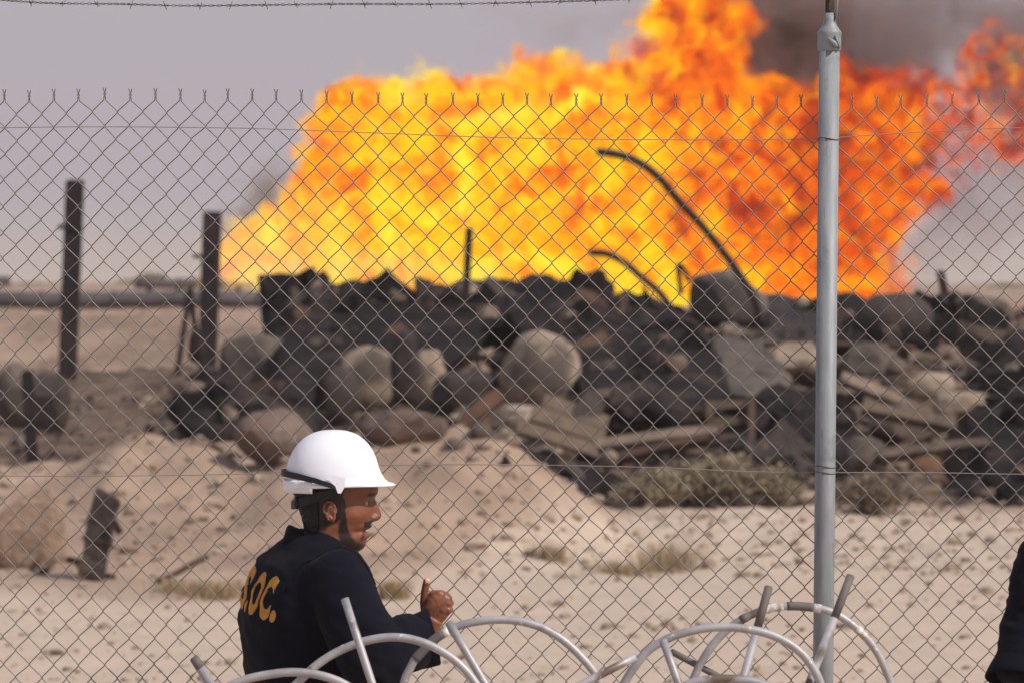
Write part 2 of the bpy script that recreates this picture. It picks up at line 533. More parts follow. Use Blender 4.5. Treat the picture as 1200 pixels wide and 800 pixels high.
def arch(pts, d, r, label, mat=tube_mat, lean=0.0, bands=()):
    """an upside-down U: the seen arc, carried on down to the ground at both ends"""
    P = [W(x, y, d + lean * (740 - y) / 100.0) for x, y in pts]
    lo, hi = P[0], P[-1]
    dl = (P[0] - P[1]).normalized(); dh = (P[-1] - P[-2]).normalized()
    def down(p, dr):
        out = []
        q = p.copy(); v = dr.copy()
        for k in range(6):
            v = (v * 0.6 + Vector((0, 0, -1)) * 0.4).normalized()
            q = q + v * 0.05
            out.append(q.copy())
        out.append(Vector((q.x, q.y, 0.0)))
        return out
    A = down(lo, dl)[::-1]
    B = down(hi, dh)
    arc = spline(P, 8)
    full = A + arc + B
    root = thing('bent_tube', label, 'tube', (full[0].x, full[0].y, 0.0))
    v, f = tube(full, r, 12)
    put('tube_arch', v, f, mat, root)
    for (s, e, m, rr) in bands:
        k0, k1 = int(s * (len(arc) - 1)), int(e * (len(arc) - 1))
        seg = arc[k0:k1 + 1]
        v, f = tube(seg, r * rr, 12)
        put('sleeve', v, f, m, root)
    return root
def bar(p0, p1, d0, d1, r, label, rust=None, mat=tube_mat, band=None):
    """straight tube: seen from pixel p0 (its top end) to p1 and on to the ground"""
    a = W(*p0, d0); b = W(*p1, d1)
    dr = (b - a)
    k = (a.z) / -dr.z
    end = a + dr * min(k, 40)
    if rust:
        m_ = a + dr * rust
        root = thing('straight_tube', label, 'tube', (end.x, end.y, 0.0))
        v, f = tube([m_, end], r, 12); put('tube_shaft', v, f, mat, root)
        v, f = tube([a, a + dr * 0.5 * rust, m_], r * 1.02, 12); put('dark_end', v, f, tube_dark, root)  # upper stretch drawn in a darker tone than the shaft
        ring = tube([a - dr.normalized() * 0.001, a], [r * 0.7, r * 1.02], 12)
    else:
        root = thing('straight_tube', label, 'tube', (end.x, end.y, 0.0))
        v, f = tube([a, a + dr * 0.5, end], r, 12); put('tube_shaft', v, f, mat, root)
    dn = dr.normalized()
    v, f = tube([a - dn * 0.0015, a + dn * 0.001], [r * 0.72, r * 0.72], 12)
    put('bore_shade_disc', v, f, bore_mat, root)  # dark disc on the capped end, painted shade of a hollow tube
    return root
bore_mat = mottled('bore_shade', rgb(40, 34, 32), rgb(52, 46, 42), 20.0)
R = 0.0105
arch([(345, 803), (372, 778), (400, 761), (430, 750), (462, 746), (492, 751), (520, 764), (544, 783), (562, 806)], 8.75, R, 'bright curved tube arching across the man\'s elbow and open cuff', lean=0.02)
arch([(262, 806), (290, 795), (320, 789), (345, 787), (372, 790), (395, 797), (412, 806)], 8.55, R, 'low curved tube at the bottom edge in front of the man\'s waist')
arch([(486, 772), (510, 748), (535, 734), (565, 727), (598, 726), (630, 733), (658, 748), (682, 770), (699, 791), (704, 806)], 8.95, R, 'curved tube rising behind the cuff just right of the raised fist', bands=((0.0, 0.16, tube_dark, 1.16), (0.165, 0.185, tube_white, 1.2)))
arch([(728, 806), (742, 783), (762, 760), (792, 744), (832, 735), (872, 736), (908, 745), (936, 762), (954, 784), (964, 806)], 8.6, R, 'wide grey tube arch in the middle of the tangle left of the post')
arch([(808, 806), (822, 775), (844, 745), (872, 724), (905, 712), (940, 710), (975, 717), (1004, 736), (1028, 764), (1047, 806)], 8.9, R * 0.97, 'patched tube arch crossing in front of the galvanised post', bands=((0.32, 0.36, tube_dark, 1.12), (0.40, 0.49, tube_white, 1.08), (0.50, 0.60, tube_dark, 1.1), (0.60, 0.635, tube_white, 1.1), (0.78, 0.82, tube_white, 1.04)))
arch([(786, 812), (812, 799), (842, 795), (872, 796), (900, 803), (912, 812)], 8.45, R, 'lowest curved tube barely showing at the bottom edge near the post')
bar((404, 701), (436, 800), 8.68, 8.62, R * 0.95, 'straight bright tube standing up before the man\'s chest')
bar((526, 729), (568, 800), 8.85, 8.8, R, 'straight tube slanting down right from under the fist')
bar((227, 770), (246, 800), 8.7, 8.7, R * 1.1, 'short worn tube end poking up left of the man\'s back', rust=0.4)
bar((745, 769), (672, 806), 8.5, 8.47, R * 0.95, 'grey tube lying low toward the left between two arches')
bar((777, 750), (797, 806), 8.5, 8.45, R * 0.95, 'grey brown tube dropping from the top of the wide arch')
bar((787, 763), (868, 806), 8.95, 9.0, R * 0.8, 'thin rusty tube crossing low behind the wide arch', mat=tube_dark)
bar((901, 687), (868, 806), 8.75, 8.7, R, 'straight upright tube with darker top left of the post', rust=0.40)
bar((997, 674), (946, 806), 8.72, 8.62, R, 'straight tube with darker top crossing in front of the post', rust=0.38)
# ------------------------------------------------------------------ the men in navy coveralls
MD = 9.6
MS = FPX / MD          # 429 px per metre
def remeshed(V, F, voxel, smooth=6, name='tmp', factor=0.5):
    me = bpy.data.meshes.new(name)
    me.from_pydata([tuple(v) for v in V], [], F)
    me.update()
    o = bpy.data.objects.new(name, me); COL.objects.link(o)
    r = o.modifiers.new('r', 'REMESH'); r.mode = 'VOXEL'; r.voxel_size = voxel
    if smooth:
        s = o.modifiers.new('s', 'SMOOTH'); s.factor = factor; s.iterations = smooth
    dg = bpy.context.evaluated_depsgraph_get()
    ev = o.evaluated_get(dg)
    out = bpy.data.meshes.new_from_object(ev)
    bpy.data.objects.remove(o); bpy.data.meshes.remove(me)
    v = np.empty(len(out.vertices) * 3); out.vertices.foreach_get('co', v); v = v.reshape(-1, 3)
    f = [tuple(p.vertices) for p in out.polygons]
    bpy.data.meshes.remove(out)
    return v, f
def loft(stations, n=28, cap=True):
    """stations: (centre, axis_u * ru, axis_v * rv [, power])"""
    V, F = [], []
    for st in stations:
        c, u, v = Vector(st[0]), Vector(st[1]), Vector(st[2])
        p = st[3] if len(st) > 3 else 1.0
        for k in range(n):
            a = 2 * math.pi * k / n
            ca, sa = math.cos(a), math.sin(a)
            ca = math.copysign(abs(ca) ** p, ca); sa = math.copysign(abs(sa) ** p, sa)
            V.append(c + u * ca + v * sa)
    m = len(stations)
    for i in range(m - 1):
        for k in range(n):
            a, b = i * n + k, i * n + (k + 1) % n
            F.append((a, b, b + n, a + n))
    if cap:
        F.append(tuple(range(n - 1, -1, -1))); F.append(tuple(range((m - 1) * n, m * n)))
    return V, F
def normals(v, f):
    q = np.array([x if len(x) == 4 else (x[0], x[1], x[2], x[2]) for x in f])
    a, b, c, d = v[q[:, 0]], v[q[:, 1]], v[q[:, 2]], v[q[:, 3]]
    fn = np.cross(c - a, d - b)
    n = np.zeros_like(v)
    for k in range(4): np.add.at(n, q[:, k], fn)
    return n / (np.linalg.norm(n, axis=1, keepdims=True) + 1e-12)
# --- materials
t = NT('navy_coverall_cloth')
P = t.pos()
w = t.n('TexWave', {'Vector': P, 'Scale': 260.0, 'Distortion': 1.0}, wave_type='BANDS', bands_direction='DIAGONAL')
f1 = t.noise(P, 5.0, 4.0, 0.6)
c = t.mix(t.maprange(f1, 0.35, 0.7), rgb(10, 10, 20), rgb(17, 17, 30))
c = t.mix(t.maprange(t.noise(P, 22.0, 4.0, 0.6), 0.60, 0.8), c, rgb(28, 26, 34))
cloth_mat = t.finish(c, 0.9, 0.0, t.math('ADD', t.math('MULTIPLY', w.outputs[0], 0.25), t.noise(P, 40.0, 4.0, 0.6)), 0.35, 0.004, 0.15, Sheen_Weight=0.03, Sheen_Roughness=0.5)
t = NT('brown_skin')
P = t.pos()
beard_mouth = t.n('Attribute', attribute_name='beard_mouth').outputs['Fac']
lip = t.n('Attribute', attribute_name='lip').outputs['Fac']
n1 = t.noise(P, 90.0, 4.0, 0.6); n2 = t.noise(P, 18.0, 3.0, 0.6); n3 = t.noise(P, 420.0, 2.0, 0.6)
c = t.mix(t.maprange(n2, 0.35, 0.65), rgb(142, 88, 62), rgb(118, 70, 50))
c = t.mix(t.maprange(n1, 0.6, 0.8), c, rgb(108, 64, 46))
c = t.mix(t.math('MULTIPLY', lip, 0.8), c, rgb(120, 62, 54))
bf = t.math('ADD', beard_mouth, t.math('MULTIPLY', t.math('SUBTRACT', n3, 0.5), 0.9))
bf = t.math('MULTIPLY', t.maprange(bf, 0.25, 0.95), t.maprange(beard_mouth, 0.02, 0.3))
c = t.mix(bf, c, rgb(24, 18, 18))
skin_mat = t.finish(c, 0.42, 0.0, t.math('ADD', n1, t.math('MULTIPLY', n3, 0.5)), 0.25, 0.002, 0.5, Subsurface_Weight=0.08, Subsurface_Scale=0.01)
t = NT('black_hair')
P = t.pos()
hm = t.noise(t.n('Mapping', {'Vector': P, 'Scale': (160.0, 160.0, 40.0)}).outputs[0], 1.0, 4.0, 0.6)
hair_mat = t.finish(t.mix(hm, rgb(14, 11, 12), rgb(34, 26, 24)), 0.6, 0.0, hm, 0.8, 0.004, 0.4)
t = NT('white_helmet_plastic')
P = t.pos()
d1 = t.noise(P, 12.0, 6.0, 0.65)
c = t.mix(t.maprange(d1, 0.62, 0.8), rgb(236, 237, 244), rgb(214, 212, 214))
c = t.mix(t.maprange(t.noise(P, 45.0, 3.0, 0.6), 0.72, 0.76), c, rgb(190, 184, 180))
helmet_mat = t.finish(c, 0.28, 0.0, d1, 0.03, 0.003, 0.5)
black_mat = mottled('black_strap', rgb(20, 20, 24), rgb(34, 34, 38), 40.0, 0.5, 0.0, 0.2, 0.001)
t = NT('yellow_print')
letter_mat = t.finish(t.mix(t.maprange(t.noise(t.pos(), 40.0, 3.0), 0.4, 0.6), rgb(206, 144, 28), rgb(196, 122, 30)), 0.7)
t = NT('pale_print_edge')
letter_edge = t.finish(rgb(170, 146, 108), 0.7)
t = NT('shaded_eye_white'); eye_mat = t.finish(rgb(165, 150, 142), 0.2)  # white darkened in place of the shadow over the eye
t = NT('dark_iris'); iris_mat = t.finish(rgb(26, 16, 12), 0.1)
t = NT('thumb_nail'); nail_mat = t.finish(rgb(226, 178, 160), 0.25)
boot_mat = mottled('black_boot_leather', rgb(26, 22, 20), rgb(44, 38, 34), 20.0, 0.5)

def L(px, py, y=0.0):
    """head-space point from photograph pixels: x forward, z up, origin at the ear line"""
    return Vector(((px - 395) / MS, y, (600 - py) / MS))
ROWSH = [ # py, front px, back px, half width, superellipse power front
 (511, 401, 383, .012), (514, 414, 371, .034), (519, 425, 361, .050), (528, 435, 352, .062), (540, 441, 347, .070), (554, 444, 345, .0745),
 (566, 444, 345, .0755), (573, 443.2, 346, .0750), (577, 442.2, 347, .0742), (582, 438.6, 349, .073), (587, 437.0, 350, .072), (592, 437.2, 352, .071), (598, 436.6, 354, .070), (604, 436, 356, .068),
 (609, 435.0, 357, .0655), (612, 434.2, 358, .0635), (615, 435.6, 358.5, .062), (618, 434.8, 359, .061), (620, 431.2, 359, .060), (622, 430.4, 359, .059), (624, 432.6, 359.5, .058), (628, 433.0, 360, .0565), (631, 430.4, 360, .055), (634, 428.2, 360, .053),
 (638, 427.4, 360, .050), (642, 425.2, 360, .0465), (645, 421.6, 359, .044), (647.5, 415, 359, .045), (649.5, 406, 358, .047), (652, 398, 357, .049), (657, 393.5, 356, .0515), (666, 391, 353, .0545), (680, 389, 348, .060), (696, 388, 342, .066)]
def face_mesh(mirror_far=True):
    NR, NA = 230, 200
    py = np.array([r[0] for r in ROWSH]); fr = np.array([r[1] for r in ROWSH]); bk = np.array([r[2] for r in ROWSH]); wd = np.array([r[3] for r in ROWSH])
    # dense rows near the face
    t_ = np.concatenate([np.linspace(511, 560, 46, endpoint=False), np.linspace(560, 655, 150, endpoint=False), np.linspace(655, 696, 34)])
    from_i = lambda a: np.interp(t_, py, a)
    def smooth(a, k=1):
        for _ in range(k):
            a = np.concatenate([[a[0]], (a[:-2] + 2 * a[1:-1] + a[2:]) / 4, [a[-1]]])
        return a
    f_, b_, w_ = smooth(from_i(fr), 5), smooth(from_i(bk), 4), smooth(from_i(wd), 6)
    fr_x = (f_ - 395) / MS; bk_x = (b_ - 395) / MS
    mid = np.where(t_ < 640, -10 / MS, 0) ; mid = (bk_x + fr_x) / 2 * sm(640, 655, t_) + (-9 / MS) * (1 - sm(640, 655, t_))
    V = []; beard_mouth = []; lip = []
    th = np.linspace(-math.pi, math.pi, NA, endpoint=False)
    T, A = np.meshgrid(t_, th, indexing='ij')
    FX, BX, WD, MX = [np.repeat(q[:, None], NA, 1) for q in (fr_x, bk_x, w_, mid)]
    ca, sa = np.cos(A), np.sin(A)
    pf = 0.86
    cx = np.where(ca > 0, np.abs(ca) ** pf, -np.abs(ca) ** 0.95)
    sy = np.sign(sa) * np.abs(sa) ** 0.93
    X = MX + np.where(ca > 0, (FX - MX) * cx, (MX - BX) * cx)
    Y = WD * sy
    Z = (600 - T) / MS
    px = X * MS + 395
    ay = np.abs(Y)
    front = ca > 0
    g = lambda u, c, s: np.exp(-((u - c) / s) ** 2)
    # nose
    nz = np.interp(T, [578, 584, 589, 595, 600, 603.5, 606.5, 609, 610.6, 612.5], [0, 1.4, 4.4, 7.6, 10.2, 11.0, 10.6, 8.6, 4.0, 0])
    nw = np.interp(T, [578, 590, 600, 605, 610], [.0075, .0075, .0090, .0120, .0125])
    nose = nz / MS * np.exp(-(ay / nw) ** 2.6)
    X = X + np.where(front, nose, 0)
    # alar wings
    wing = g(T, 606.5, 3.6) * g(ay, .0150, .0050) * .0060
    X = X + np.where(front, wing, 0); Y = Y + np.where(front, np.sign(Y) * wing * .5, 0)
    nostr = g(T, 610.5, 1.6) * g(ay, .0085, .004) * .006
    X = X - np.where(front, nostr, 0)
    # eye sockets, lids
    sock = g(T, 586.5, 7.5) * g(ay, .033, .0155) * .0105
    X = X - np.where(front, sock, 0)
    lidb = g(T, 587.0, 4.2) * g(ay, .032, .0125) * .0058
    X = X + np.where(front, lidb, 0)
    slit = g(T, 588.4, 1.3) * g(ay, .032, .0115) * .0030
    X = X - np.where(front, slit, 0)
    brow = g(T, 578.5, 4.0) * g(ay, .028, .021) * .0045
    X = X + np.where(front, brow, 0)
    # cheek bone and hollow
    side = np.clip(ca, 0, 1) * np.abs(sa)
    Y = Y + np.sign(Y) * (g(T, 601, 8) * g(px, 418, 11) * .0055 - g(T, 621, 9) * g(px, 414, 11) * .0060) * (front)
    # temple
    Y = Y - np.sign(Y) * g(T, 575, 9) * g(px, 424, 10) * .0040
    # jaw angle
    Y = Y + np.sign(Y) * g(T, 634, 8) * g(px, 392, 11) * .0050
    # lips
    lw = np.clip(1 - (ay / .026) ** 2, 0, 1)
    crease = g(T, 620.8, 1.9) * lw * .0085
    X = X - np.where(front, crease, 0)
    corner = g(T, 620.5, 3.5) * g(ay, .026, .005) * .004
    X = X - np.where(front, corner, 0)
    ulip = g(T, 617.0, 2.2) * lw * .0014; llip = g(T, 626.0, 2.6) * lw * .0022
    X = X + np.where(front, ulip + llip, 0)
    chin = g(T, 639, 5) * g(ay, 0, .017) * .0025
    X = X + np.where(front, chin, 0)
    nas = np.exp(-(((px - (434 - (T - 606) * .45)) / 2.2) ** 2)) * sm(604, 609, T) * (1 - sm(618, 624, T)) * .0016
    X = X - np.where(front & (ay > .016), nas, 0)
    # neck muscle
    Y = Y + np.sign(Y) * np.exp(-(((px - (372 + (T - 640) * .35)) / 5.0) ** 2)) * sm(640, 655, T) * .006
    V = np.stack([X, Y, Z], -1).reshape(-1, 3)
    # beard : jaw line, sideburn, chin, moustache, painted mouth shade
    pxn = X * MS + 395
    n = fbm(px / 5., T / 5., 0, 3, 14) - 0.5
    jaw = sm(394, 399, px) * (1 - sm(399, 410, px - (T - 600) * .40 + 9 * n)) * sm(586, 592, T) * (1 - sm(646, 650, T)) * front
    jl = np.clip(1 - np.abs((T - (627 + (px - 400) * .72)) / 9.0), 0, 1) * sm(398, 404, px) * (T < 647)
    under = sm(636, 641, T + n * 3) * sm(397, 404, px) * (1 - sm(647, 652, T))
    goat = .85 * sm(634, 640, T) * sm(416, 421, px) * (1 - sm(647, 652, T))
    must = g(T, 613.4, 3.3) * sm(421, 425, px) * (ay < .040) * 2.2
    must2 = g(pxn, 427.5 - (T - 615) * .25, 2.6) * sm(613, 616, T) * (1 - sm(630, 634, T)) * .75
    soul_mouth_shade = np.maximum(g(T, 631.5, 2.0) * g(ay, 0, .008), g(T, 620.8, 1.6) * (lw > .05) * 1.6)  # soul patch, plus the open mouth's shade painted along the lip crease
    crv = np.array([(402, 582), (401.5, 600), (401, 618), (405, 632), (413, 642), (422, 645)])
    dmin = np.full(px.shape, 99.)
    for q_ in range(len(crv) - 1):
        a_, b_ = crv[q_], crv[q_ + 1]; ab = b_ - a_
        u_ = np.clip(((px - a_[0]) * ab[0] + (T - a_[1]) * ab[1]) / (ab @ ab), 0, 1)
        dmin = np.minimum(dmin, np.hypot(px - a_[0] - u_ * ab[0], T - a_[1] - u_ * ab[1]))
    wid = np.interp(T, [580, 600, 625, 640], [1.6, 2.4, 7.5, 11.0])
    crvB = (1 - sm(.55, 1.5, (dmin + 2.5 * n) / wid)) * (np.abs(sa) > .2) * .95
    jaw = crvB; jl = 0 * jaw
    fade = .45 + .55 * sm(612, 632, T)
    B = np.clip(np.maximum.reduce([jaw, jl, under, goat, must, must2, soul_mouth_shade]), 0, 1)
    eb = g(T, 579.0 - (ay - .03) * 50, 2.1) * sm(.010, .014, ay) * (1 - sm(.046, .054, ay)) * 1.2
    B = np.clip(B + eb * front, 0, 1)
    # short hair on temple, back of head
    hairm = (1 - sm(398, 403, px + 2 * n)) * (1 - sm(622, 634, T + (px - 360) * .55)) + sm(0, 1, (402 - px) / 3) * sm(0, 1, (588 - T) / 4)
    hairm = np.maximum(hairm, (1 - sm(397, 403, px + 7 * n + (T - 580) * .2)) * (1 - sm(594, 606, T)))
    B = np.maximum(B, np.clip(hairm * 1.2, 0, 1))
    Lp = (np.clip(ulip / .0014, 0, 1) * (T > 615.5) + np.clip(llip / .0022, 0, 1)) * front * (pxn > 424)
    F = []
    NRr = len(t_)
    for i in range(NRr - 1):
        for k in range(NA):
            a, b = i * NA + k, i * NA + (k + 1) % NA
            F.append((a, a + NA, b + NA, b))
    F.append(tuple(range(NA))); F.append(tuple(range((NRr - 1) * NA, NRr * NA))[::-1])
    return V, F, B.ravel(), np.clip(Lp, 0, 1).ravel()
FACE = face_mesh()
def ear_mesh(s):
    """outer ear, s=-1 near side"""
    c = Vector(L(385.5, 596.5)); c.y = s * .0705
    parts = []
    # rim (helix)
    rim = []
    for k in range(26):
        a = math.radians(-60 + 300 * k / 25)
        x = math.sin(a) * -.0 + math.cos(a) * .0165 * (1.0 if math.sin(a) > -0.2 else .72)
        z = math.sin(a) * .0275
        rim.append(Vector((c.x - x * 1.0 - z * .12, c.y + s * (.013 + .006 * (x / .0165)), c.z + z)))
    rim = rim
    parts.append(tube(rim, [.0036] * 22 + [.0038, .004, .0042, .0036], 8))
    # bowl
    st = []
    for k in range(9):
        a = k / 8
        r = math.sin(math.pi * (0.06 + .9 * a)) ** .6
        st.append((c + Vector((.001, s * (.004), .024 - .048 * a)), Vector((.0145 * r, s * .004 * r, 0)), Vector((0, s * .0045, 0))))
    parts.append(loft(st, 14))
    # antihelix, tragus, lobe
    ah = [Vector((c.x + .001, c.y + s * .0105, c.z + .016)), Vector((c.x - .006, c.y + s * .013, c.z + .004)), Vector((c.x - .004, c.y + s * .011, c.z - .012)), Vector((c.x + .004, c.y + s * .010, c.z - .017))]
    parts.append(tube(spline(ah, 4), .0030, 7))
    tr = [Vector((c.x + .0125, c.y + s * .006, c.z + .006)), Vector((c.x + .0105, c.y + s * .010, c.z - .002)), Vector((c.x + .0115, c.y + s * .006, c.z - .009))]
    parts.append(tube(tr, .0034, 7))
    lb = [Vector((c.x + .003, c.y + s * .009, c.z - .018)), Vector((c.x + .007, c.y + s * .008, c.z - .027)), Vector((c.x + .010, c.y + s * .006, c.z - .022))]
    parts.append(tube(lb, .0048, 8))
    V, F = join(*parts)
    if s > 0:
        F = [tuple(reversed(q)) for q in F]
    return remeshed(V, F, .0016, 3)
EARS = {s: ear_mesh(s) for s in (-1, 1)}
def xf(V, M):
    V = np.asarray([tuple(v) for v in V], float)
    R = np.array(M.to_3x3()); T = np.array(M.translation)
    return V @ R.T + T
def helmet_shell():
    """dome and peak, head space; closed sheet with thickness"""
    cx, cz = L(391, 560).x, L(391, 560).z
    NA = 96
    rows = []
    for q in range(22):                       # dome from the crown down
        a = q / 21 * math.pi / 2
        rows.append(('d', math.sin(a) , math.cos(a)))
    V = []
    for kind, sr, cr in rows:
        for k in range(NA):
            ph = 2 * math.pi * k / NA
            c, s = math.cos(ph), math.sin(ph)
            rx = .126 if c > 0 else .130
            rz = .1330
            sq = sr ** .92
            x = cx + rx * sq * (abs(c) ** .96) * (1 if c > 0 else -1)
            y = .1080 * sq * (abs(s) ** .96) * (1 if s > 0 else -1)
            z = cz + rz * cr ** .97 if cr > 0 else cz
            # centre ridge
            z += .0035 * math.exp(-(y / .018) ** 2) * sr * cr * 2
            u_ = min(1.0, max(0.0, 1 - (z - cz) / .040))
            x += float(np.interp(c, [-1, .3, .7, .9, 1], [0, 0, .020, .036, .041])) * .34 * u_ ** 2.2
            V.append((x, y, z))
    # skirt: straight down to the rim, then the turned-out lip and the peak
    def rimz(c):                              # rim is lower at the back
        return np.interp(c, [-1, -.6, 0.0, .5, 1], [-.024, -.020, -.017, -.0155, -.0165])
    for st in range(1, 8):
        for k in range(NA):
            ph = 2 * math.pi * k / NA
            c, s = math.cos(ph), math.sin(ph)
            rx = .126 if c > 0 else .130
            x0 = rx * abs(c) ** .96 * (1 if c > 0 else -1); y0 = .1080 * abs(s) ** .96 * (1 if s > 0 else -1)
            peak = np.interp(c, [-1, -.2, .35, .7, .9, 1], [.005, .004, .006, .020, .036, .041])
            if st <= 3:
                fz = st / 3.0
                out = .003 * fz * fz + (peak * .34 if c > .3 else 0) + peak * .22 * fz
                z = cz + float(rimz(c)) * .62 * fz
            elif st <= 6:
                fz = (st - 3) / 3.0
                out = .003 + peak * (.56 + .44 * fz)
                z = cz + float(rimz(c)) * (.62 + .38 * fz) + .0015 * math.sin(fz * math.pi)
            else:
                out = .003 + peak - .002
                z = cz + float(rimz(c)) - .0026
            n = math.hypot(x0 / rx, y0 / .108)
            d = Vector((c, s * .9, 0)).normalized()
            V.append((cx + x0 + d.x * out, y0 + d.y * out, z))
    R0 = len(rows) + 7
    inner = []
    # inner skin
    for q in range(8):
        fz = q / 7
        for k in range(NA):
            ph = 2 * math.pi * k / NA
            c, s = math.cos(ph), math.sin(ph)
            rx = (.126 if c > 0 else .130) - .004
            a = fz * math.pi / 2
            x0 = rx * math.cos(a) * c; y0 = .104 * math.cos(a) * s
            z = cz + float(rimz(c)) * .9 * (1 - min(1, fz * 3)) + .128 * math.sin(a)
            V.append((cx + x0 * 1.0, y0, z))
    NRr = R0 + 8
    F = []
    for i in range(NRr - 1):
        for k in range(NA):
            a, b = i * NA + k, i * NA + (k + 1) % NA
            F.append((a, a + NA, b + NA, b))
    return V, F
HELM = helmet_shell()
def person_head(root, M, helmet=True):
    V, F, B, Lp = FACE
    P = xf(V, M)
    o = put('head', P, F, skin_mat, root)
    for nm, arr in (('beard_mouth', B), ('lip', Lp)):
        a = o.data.attributes.new(nm, 'FLOAT', 'POINT'); a.data.foreach_set('value', arr.astype(np.float32))
    for s in (-1, 1):
        v, f = EARS[s]
        e = put('ear', xf(v, M), f, skin_mat, o)
        # eye ball
        c = L(427.0, 588.2); c.y = s * .0305
        ev, ef = [], []
        for i in range(9):
            for k in range(14):
                a, b = math.pi * i / 8, 2 * math.pi * k / 14
                ev.append(c + Vector((math.cos(a), math.sin(a) * math.cos(b), math.sin(a) * math.sin(b))) * .0108)
        for i in range(8):
            for k in range(14):
                ef.append((i * 14 + k, i * 14 + (k + 1) % 14, (i + 1) * 14 + (k + 1) % 14, (i + 1) * 14 + k))
        eb = put('eye', xf(ev, M), ef, [eye_mat, iris_mat], o)
        for p in eb.data.polygons:
            if p.index < 14 * 2: p.material_index = 1
    # eyebrows and hair at nape: short strands as thin shell over the skull back
    v0 = np.asarray(V)
    px = v0[:, 0] * MS + 395; py = 600 - v0[:, 2] * MS
    keep = (py > 566) & (py < 646) & (px < 400) & ((py < 596 + (396 - px) * 1.05) )
    keep &= ~((px > 373) & (py > 577))
    nrm = normals(v0, [q for q in F if len(q) == 4])
    lift = v0 + nrm * (0.0035 + 0.0055 * fbm(v0[:, 0] * 240, v0[:, 1] * 240, v0[:, 2] * 160, 3, 61))[:, None]
    low = v0 - nrm * 0.001
    k2 = np.where(keep)[0]; mp = -np.ones(len(v0), int); mp[k2] = np.arange(len(k2))
    fs = [q for q in F if len(q) == 4 and all(keep[i] for i in q)]
    cnt = {}
    for q in fs:
        for a in range(4):
            e_ = (q[a], q[(a + 1) % 4]); cnt[e_] = 1
    HV = np.concatenate([lift[k2], low[k2]]); n_ = len(k2)
    HF = [tuple(mp[i] for i in q) for q in fs]
    for (a, b) in cnt:
        if (b, a) not in cnt:
            HF.append((mp[b], mp[a], mp[a] + n_, mp[b] + n_))
    put('hair', xf(HV, M), HF, hair_mat, root)
    if not helmet: return
    hv, hf = HELM
    h = put('helmet', xf(hv, M), hf, helmet_mat, root)
    for s in (-1, 1):
        # elastic band from the back of the shell down to the lug at the side
        pts = []
        for q in range(30):
            f = q / 29
            ph = math.radians(180 - 92 * f)
            x = L(391, 0).x + .139 * math.cos(ph); y = s * .1145 * math.sin(ph)
            z = L(0, np.interp(f, [0, .25, .5, .75, 1], [552.5, 553.0, 555.5, 560, 568])).z
            pts.append(Vector((x, y, z)))
        hw = [np.interp(q / 29, [0, .5, 1], [.0092, .0085, .0062]) for q in range(30)]
        BV, BF = [], []
        for q, p in enumerate(pts):
            rad = Vector((p.x - L(391, 0).x, p.y, 0)).normalized()
            for (a, b) in ((-1, 0), (-1, 1), (1, 1), (1, 0)):
                BV.append(p + Vector((0, 0, hw[q] * a * (1 if a > 0 else .95))) + rad * (.004 * b))
        for q in range(29):
            for k in range(4):
                a, b = q * 4 + k, q * 4 + (k + 1) % 4
                BF.append((a, b, b + 4, a + 4) if s > 0 else (a, a + 4, b + 4, b))
        BF += [(0, 1, 2, 3), (119, 118, 117, 116)]
        put('goggle_band', xf(BV, M), BF, black_mat, h, smooth=False)
        # white lug (slot cover) at the side
        y0 = s * .1150
        LV = []
        for (x, z) in ((381, 552.5), (402, 556), (402.5, 566), (397.5, 574.5), (394, 574), (391, 566), (382, 558)):
            p = L(x, z)
            LV += [(p.x, y0, p.z), (p.x, y0 + s * .0055, p.z)]
        n = 7; LF = []
        for k in range(n):
            a, b = 2 * k, 2 * ((k + 1) % n)
            LF.append((a, b, b + 1, a + 1) if s < 0 else (a, a + 1, b + 1, b))
        LF.append(tuple(2 * k for k in range(n))[::(1 if s > 0 else -1)]); LF.append(tuple(2 * k + 1 for k in range(n))[::(-1 if s > 0 else 1)])
        put('side_lug', xf(LV, M), LF, helmet_mat, h, smooth=False)
        # dark strap behind the ear down to the nape
        st = [Vector((L(399, 0).x, s * .098, L(0, 571).z)), Vector((L(386, 0).x, s * .092, L(0, 576).z)), Vector((L(368, 0).x, s * .082, L(0, 580).z)), Vector((L(350, 0).x, s * .050, L(0, 588).z)), Vector((L(343, 0).x, 0, L(0, 591).z))]
        SV, SF = [], []
        sp = spline(st, 6)
        for q, p in enumerate(sp):
            rad = Vector((p.x - L(391, 0).x, p.y, 0)).normalized(); w_ = .010 + .004 * math.sin(q / len(sp) * math.pi)
            for (a, b) in ((-1, 0), (-1, 1), (1, 1), (1, 0)):
                SV.append(p + Vector((0, 0, w_ * a)) + rad * (.004 * b))
        for q in range(len(sp) - 1):
            for k in range(4):
                a, b = q * 4 + k, q * 4 + (k + 1) % 4
                SF.append((a, b, b + 4, a + 4))
        put('head_band', xf(SV, M), SF, black_mat, h, smooth=False)
    # white rear of the harness and its dark nape pad
    NV, NF = [], []
    A_ = np.linspace(math.radians(118), math.radians(242), 30)
    for a in A_:
        for (r, py) in ((.134, 560), (.139, 562), (.137, 575), (.131, 575.5)):
            rr = r if abs(math.degrees(a) - 180) < 40 else r * .97
            NV.append((L(391, 0).x + rr * math.cos(a), rr * .86 * math.sin(a), L(0, py + 2.0 * math.cos(a) * -1 * 0).z))
    for q in range(29):
        for k in range(4):
            i, j = q * 4 + k, q * 4 + (k + 1) % 4
            NF.append((i, j, j + 4, i + 4))
    NF += [(3, 2, 1, 0), (116, 117, 118, 119)]
    put('rear_rim', xf(NV, M), NF, helmet_mat, h)
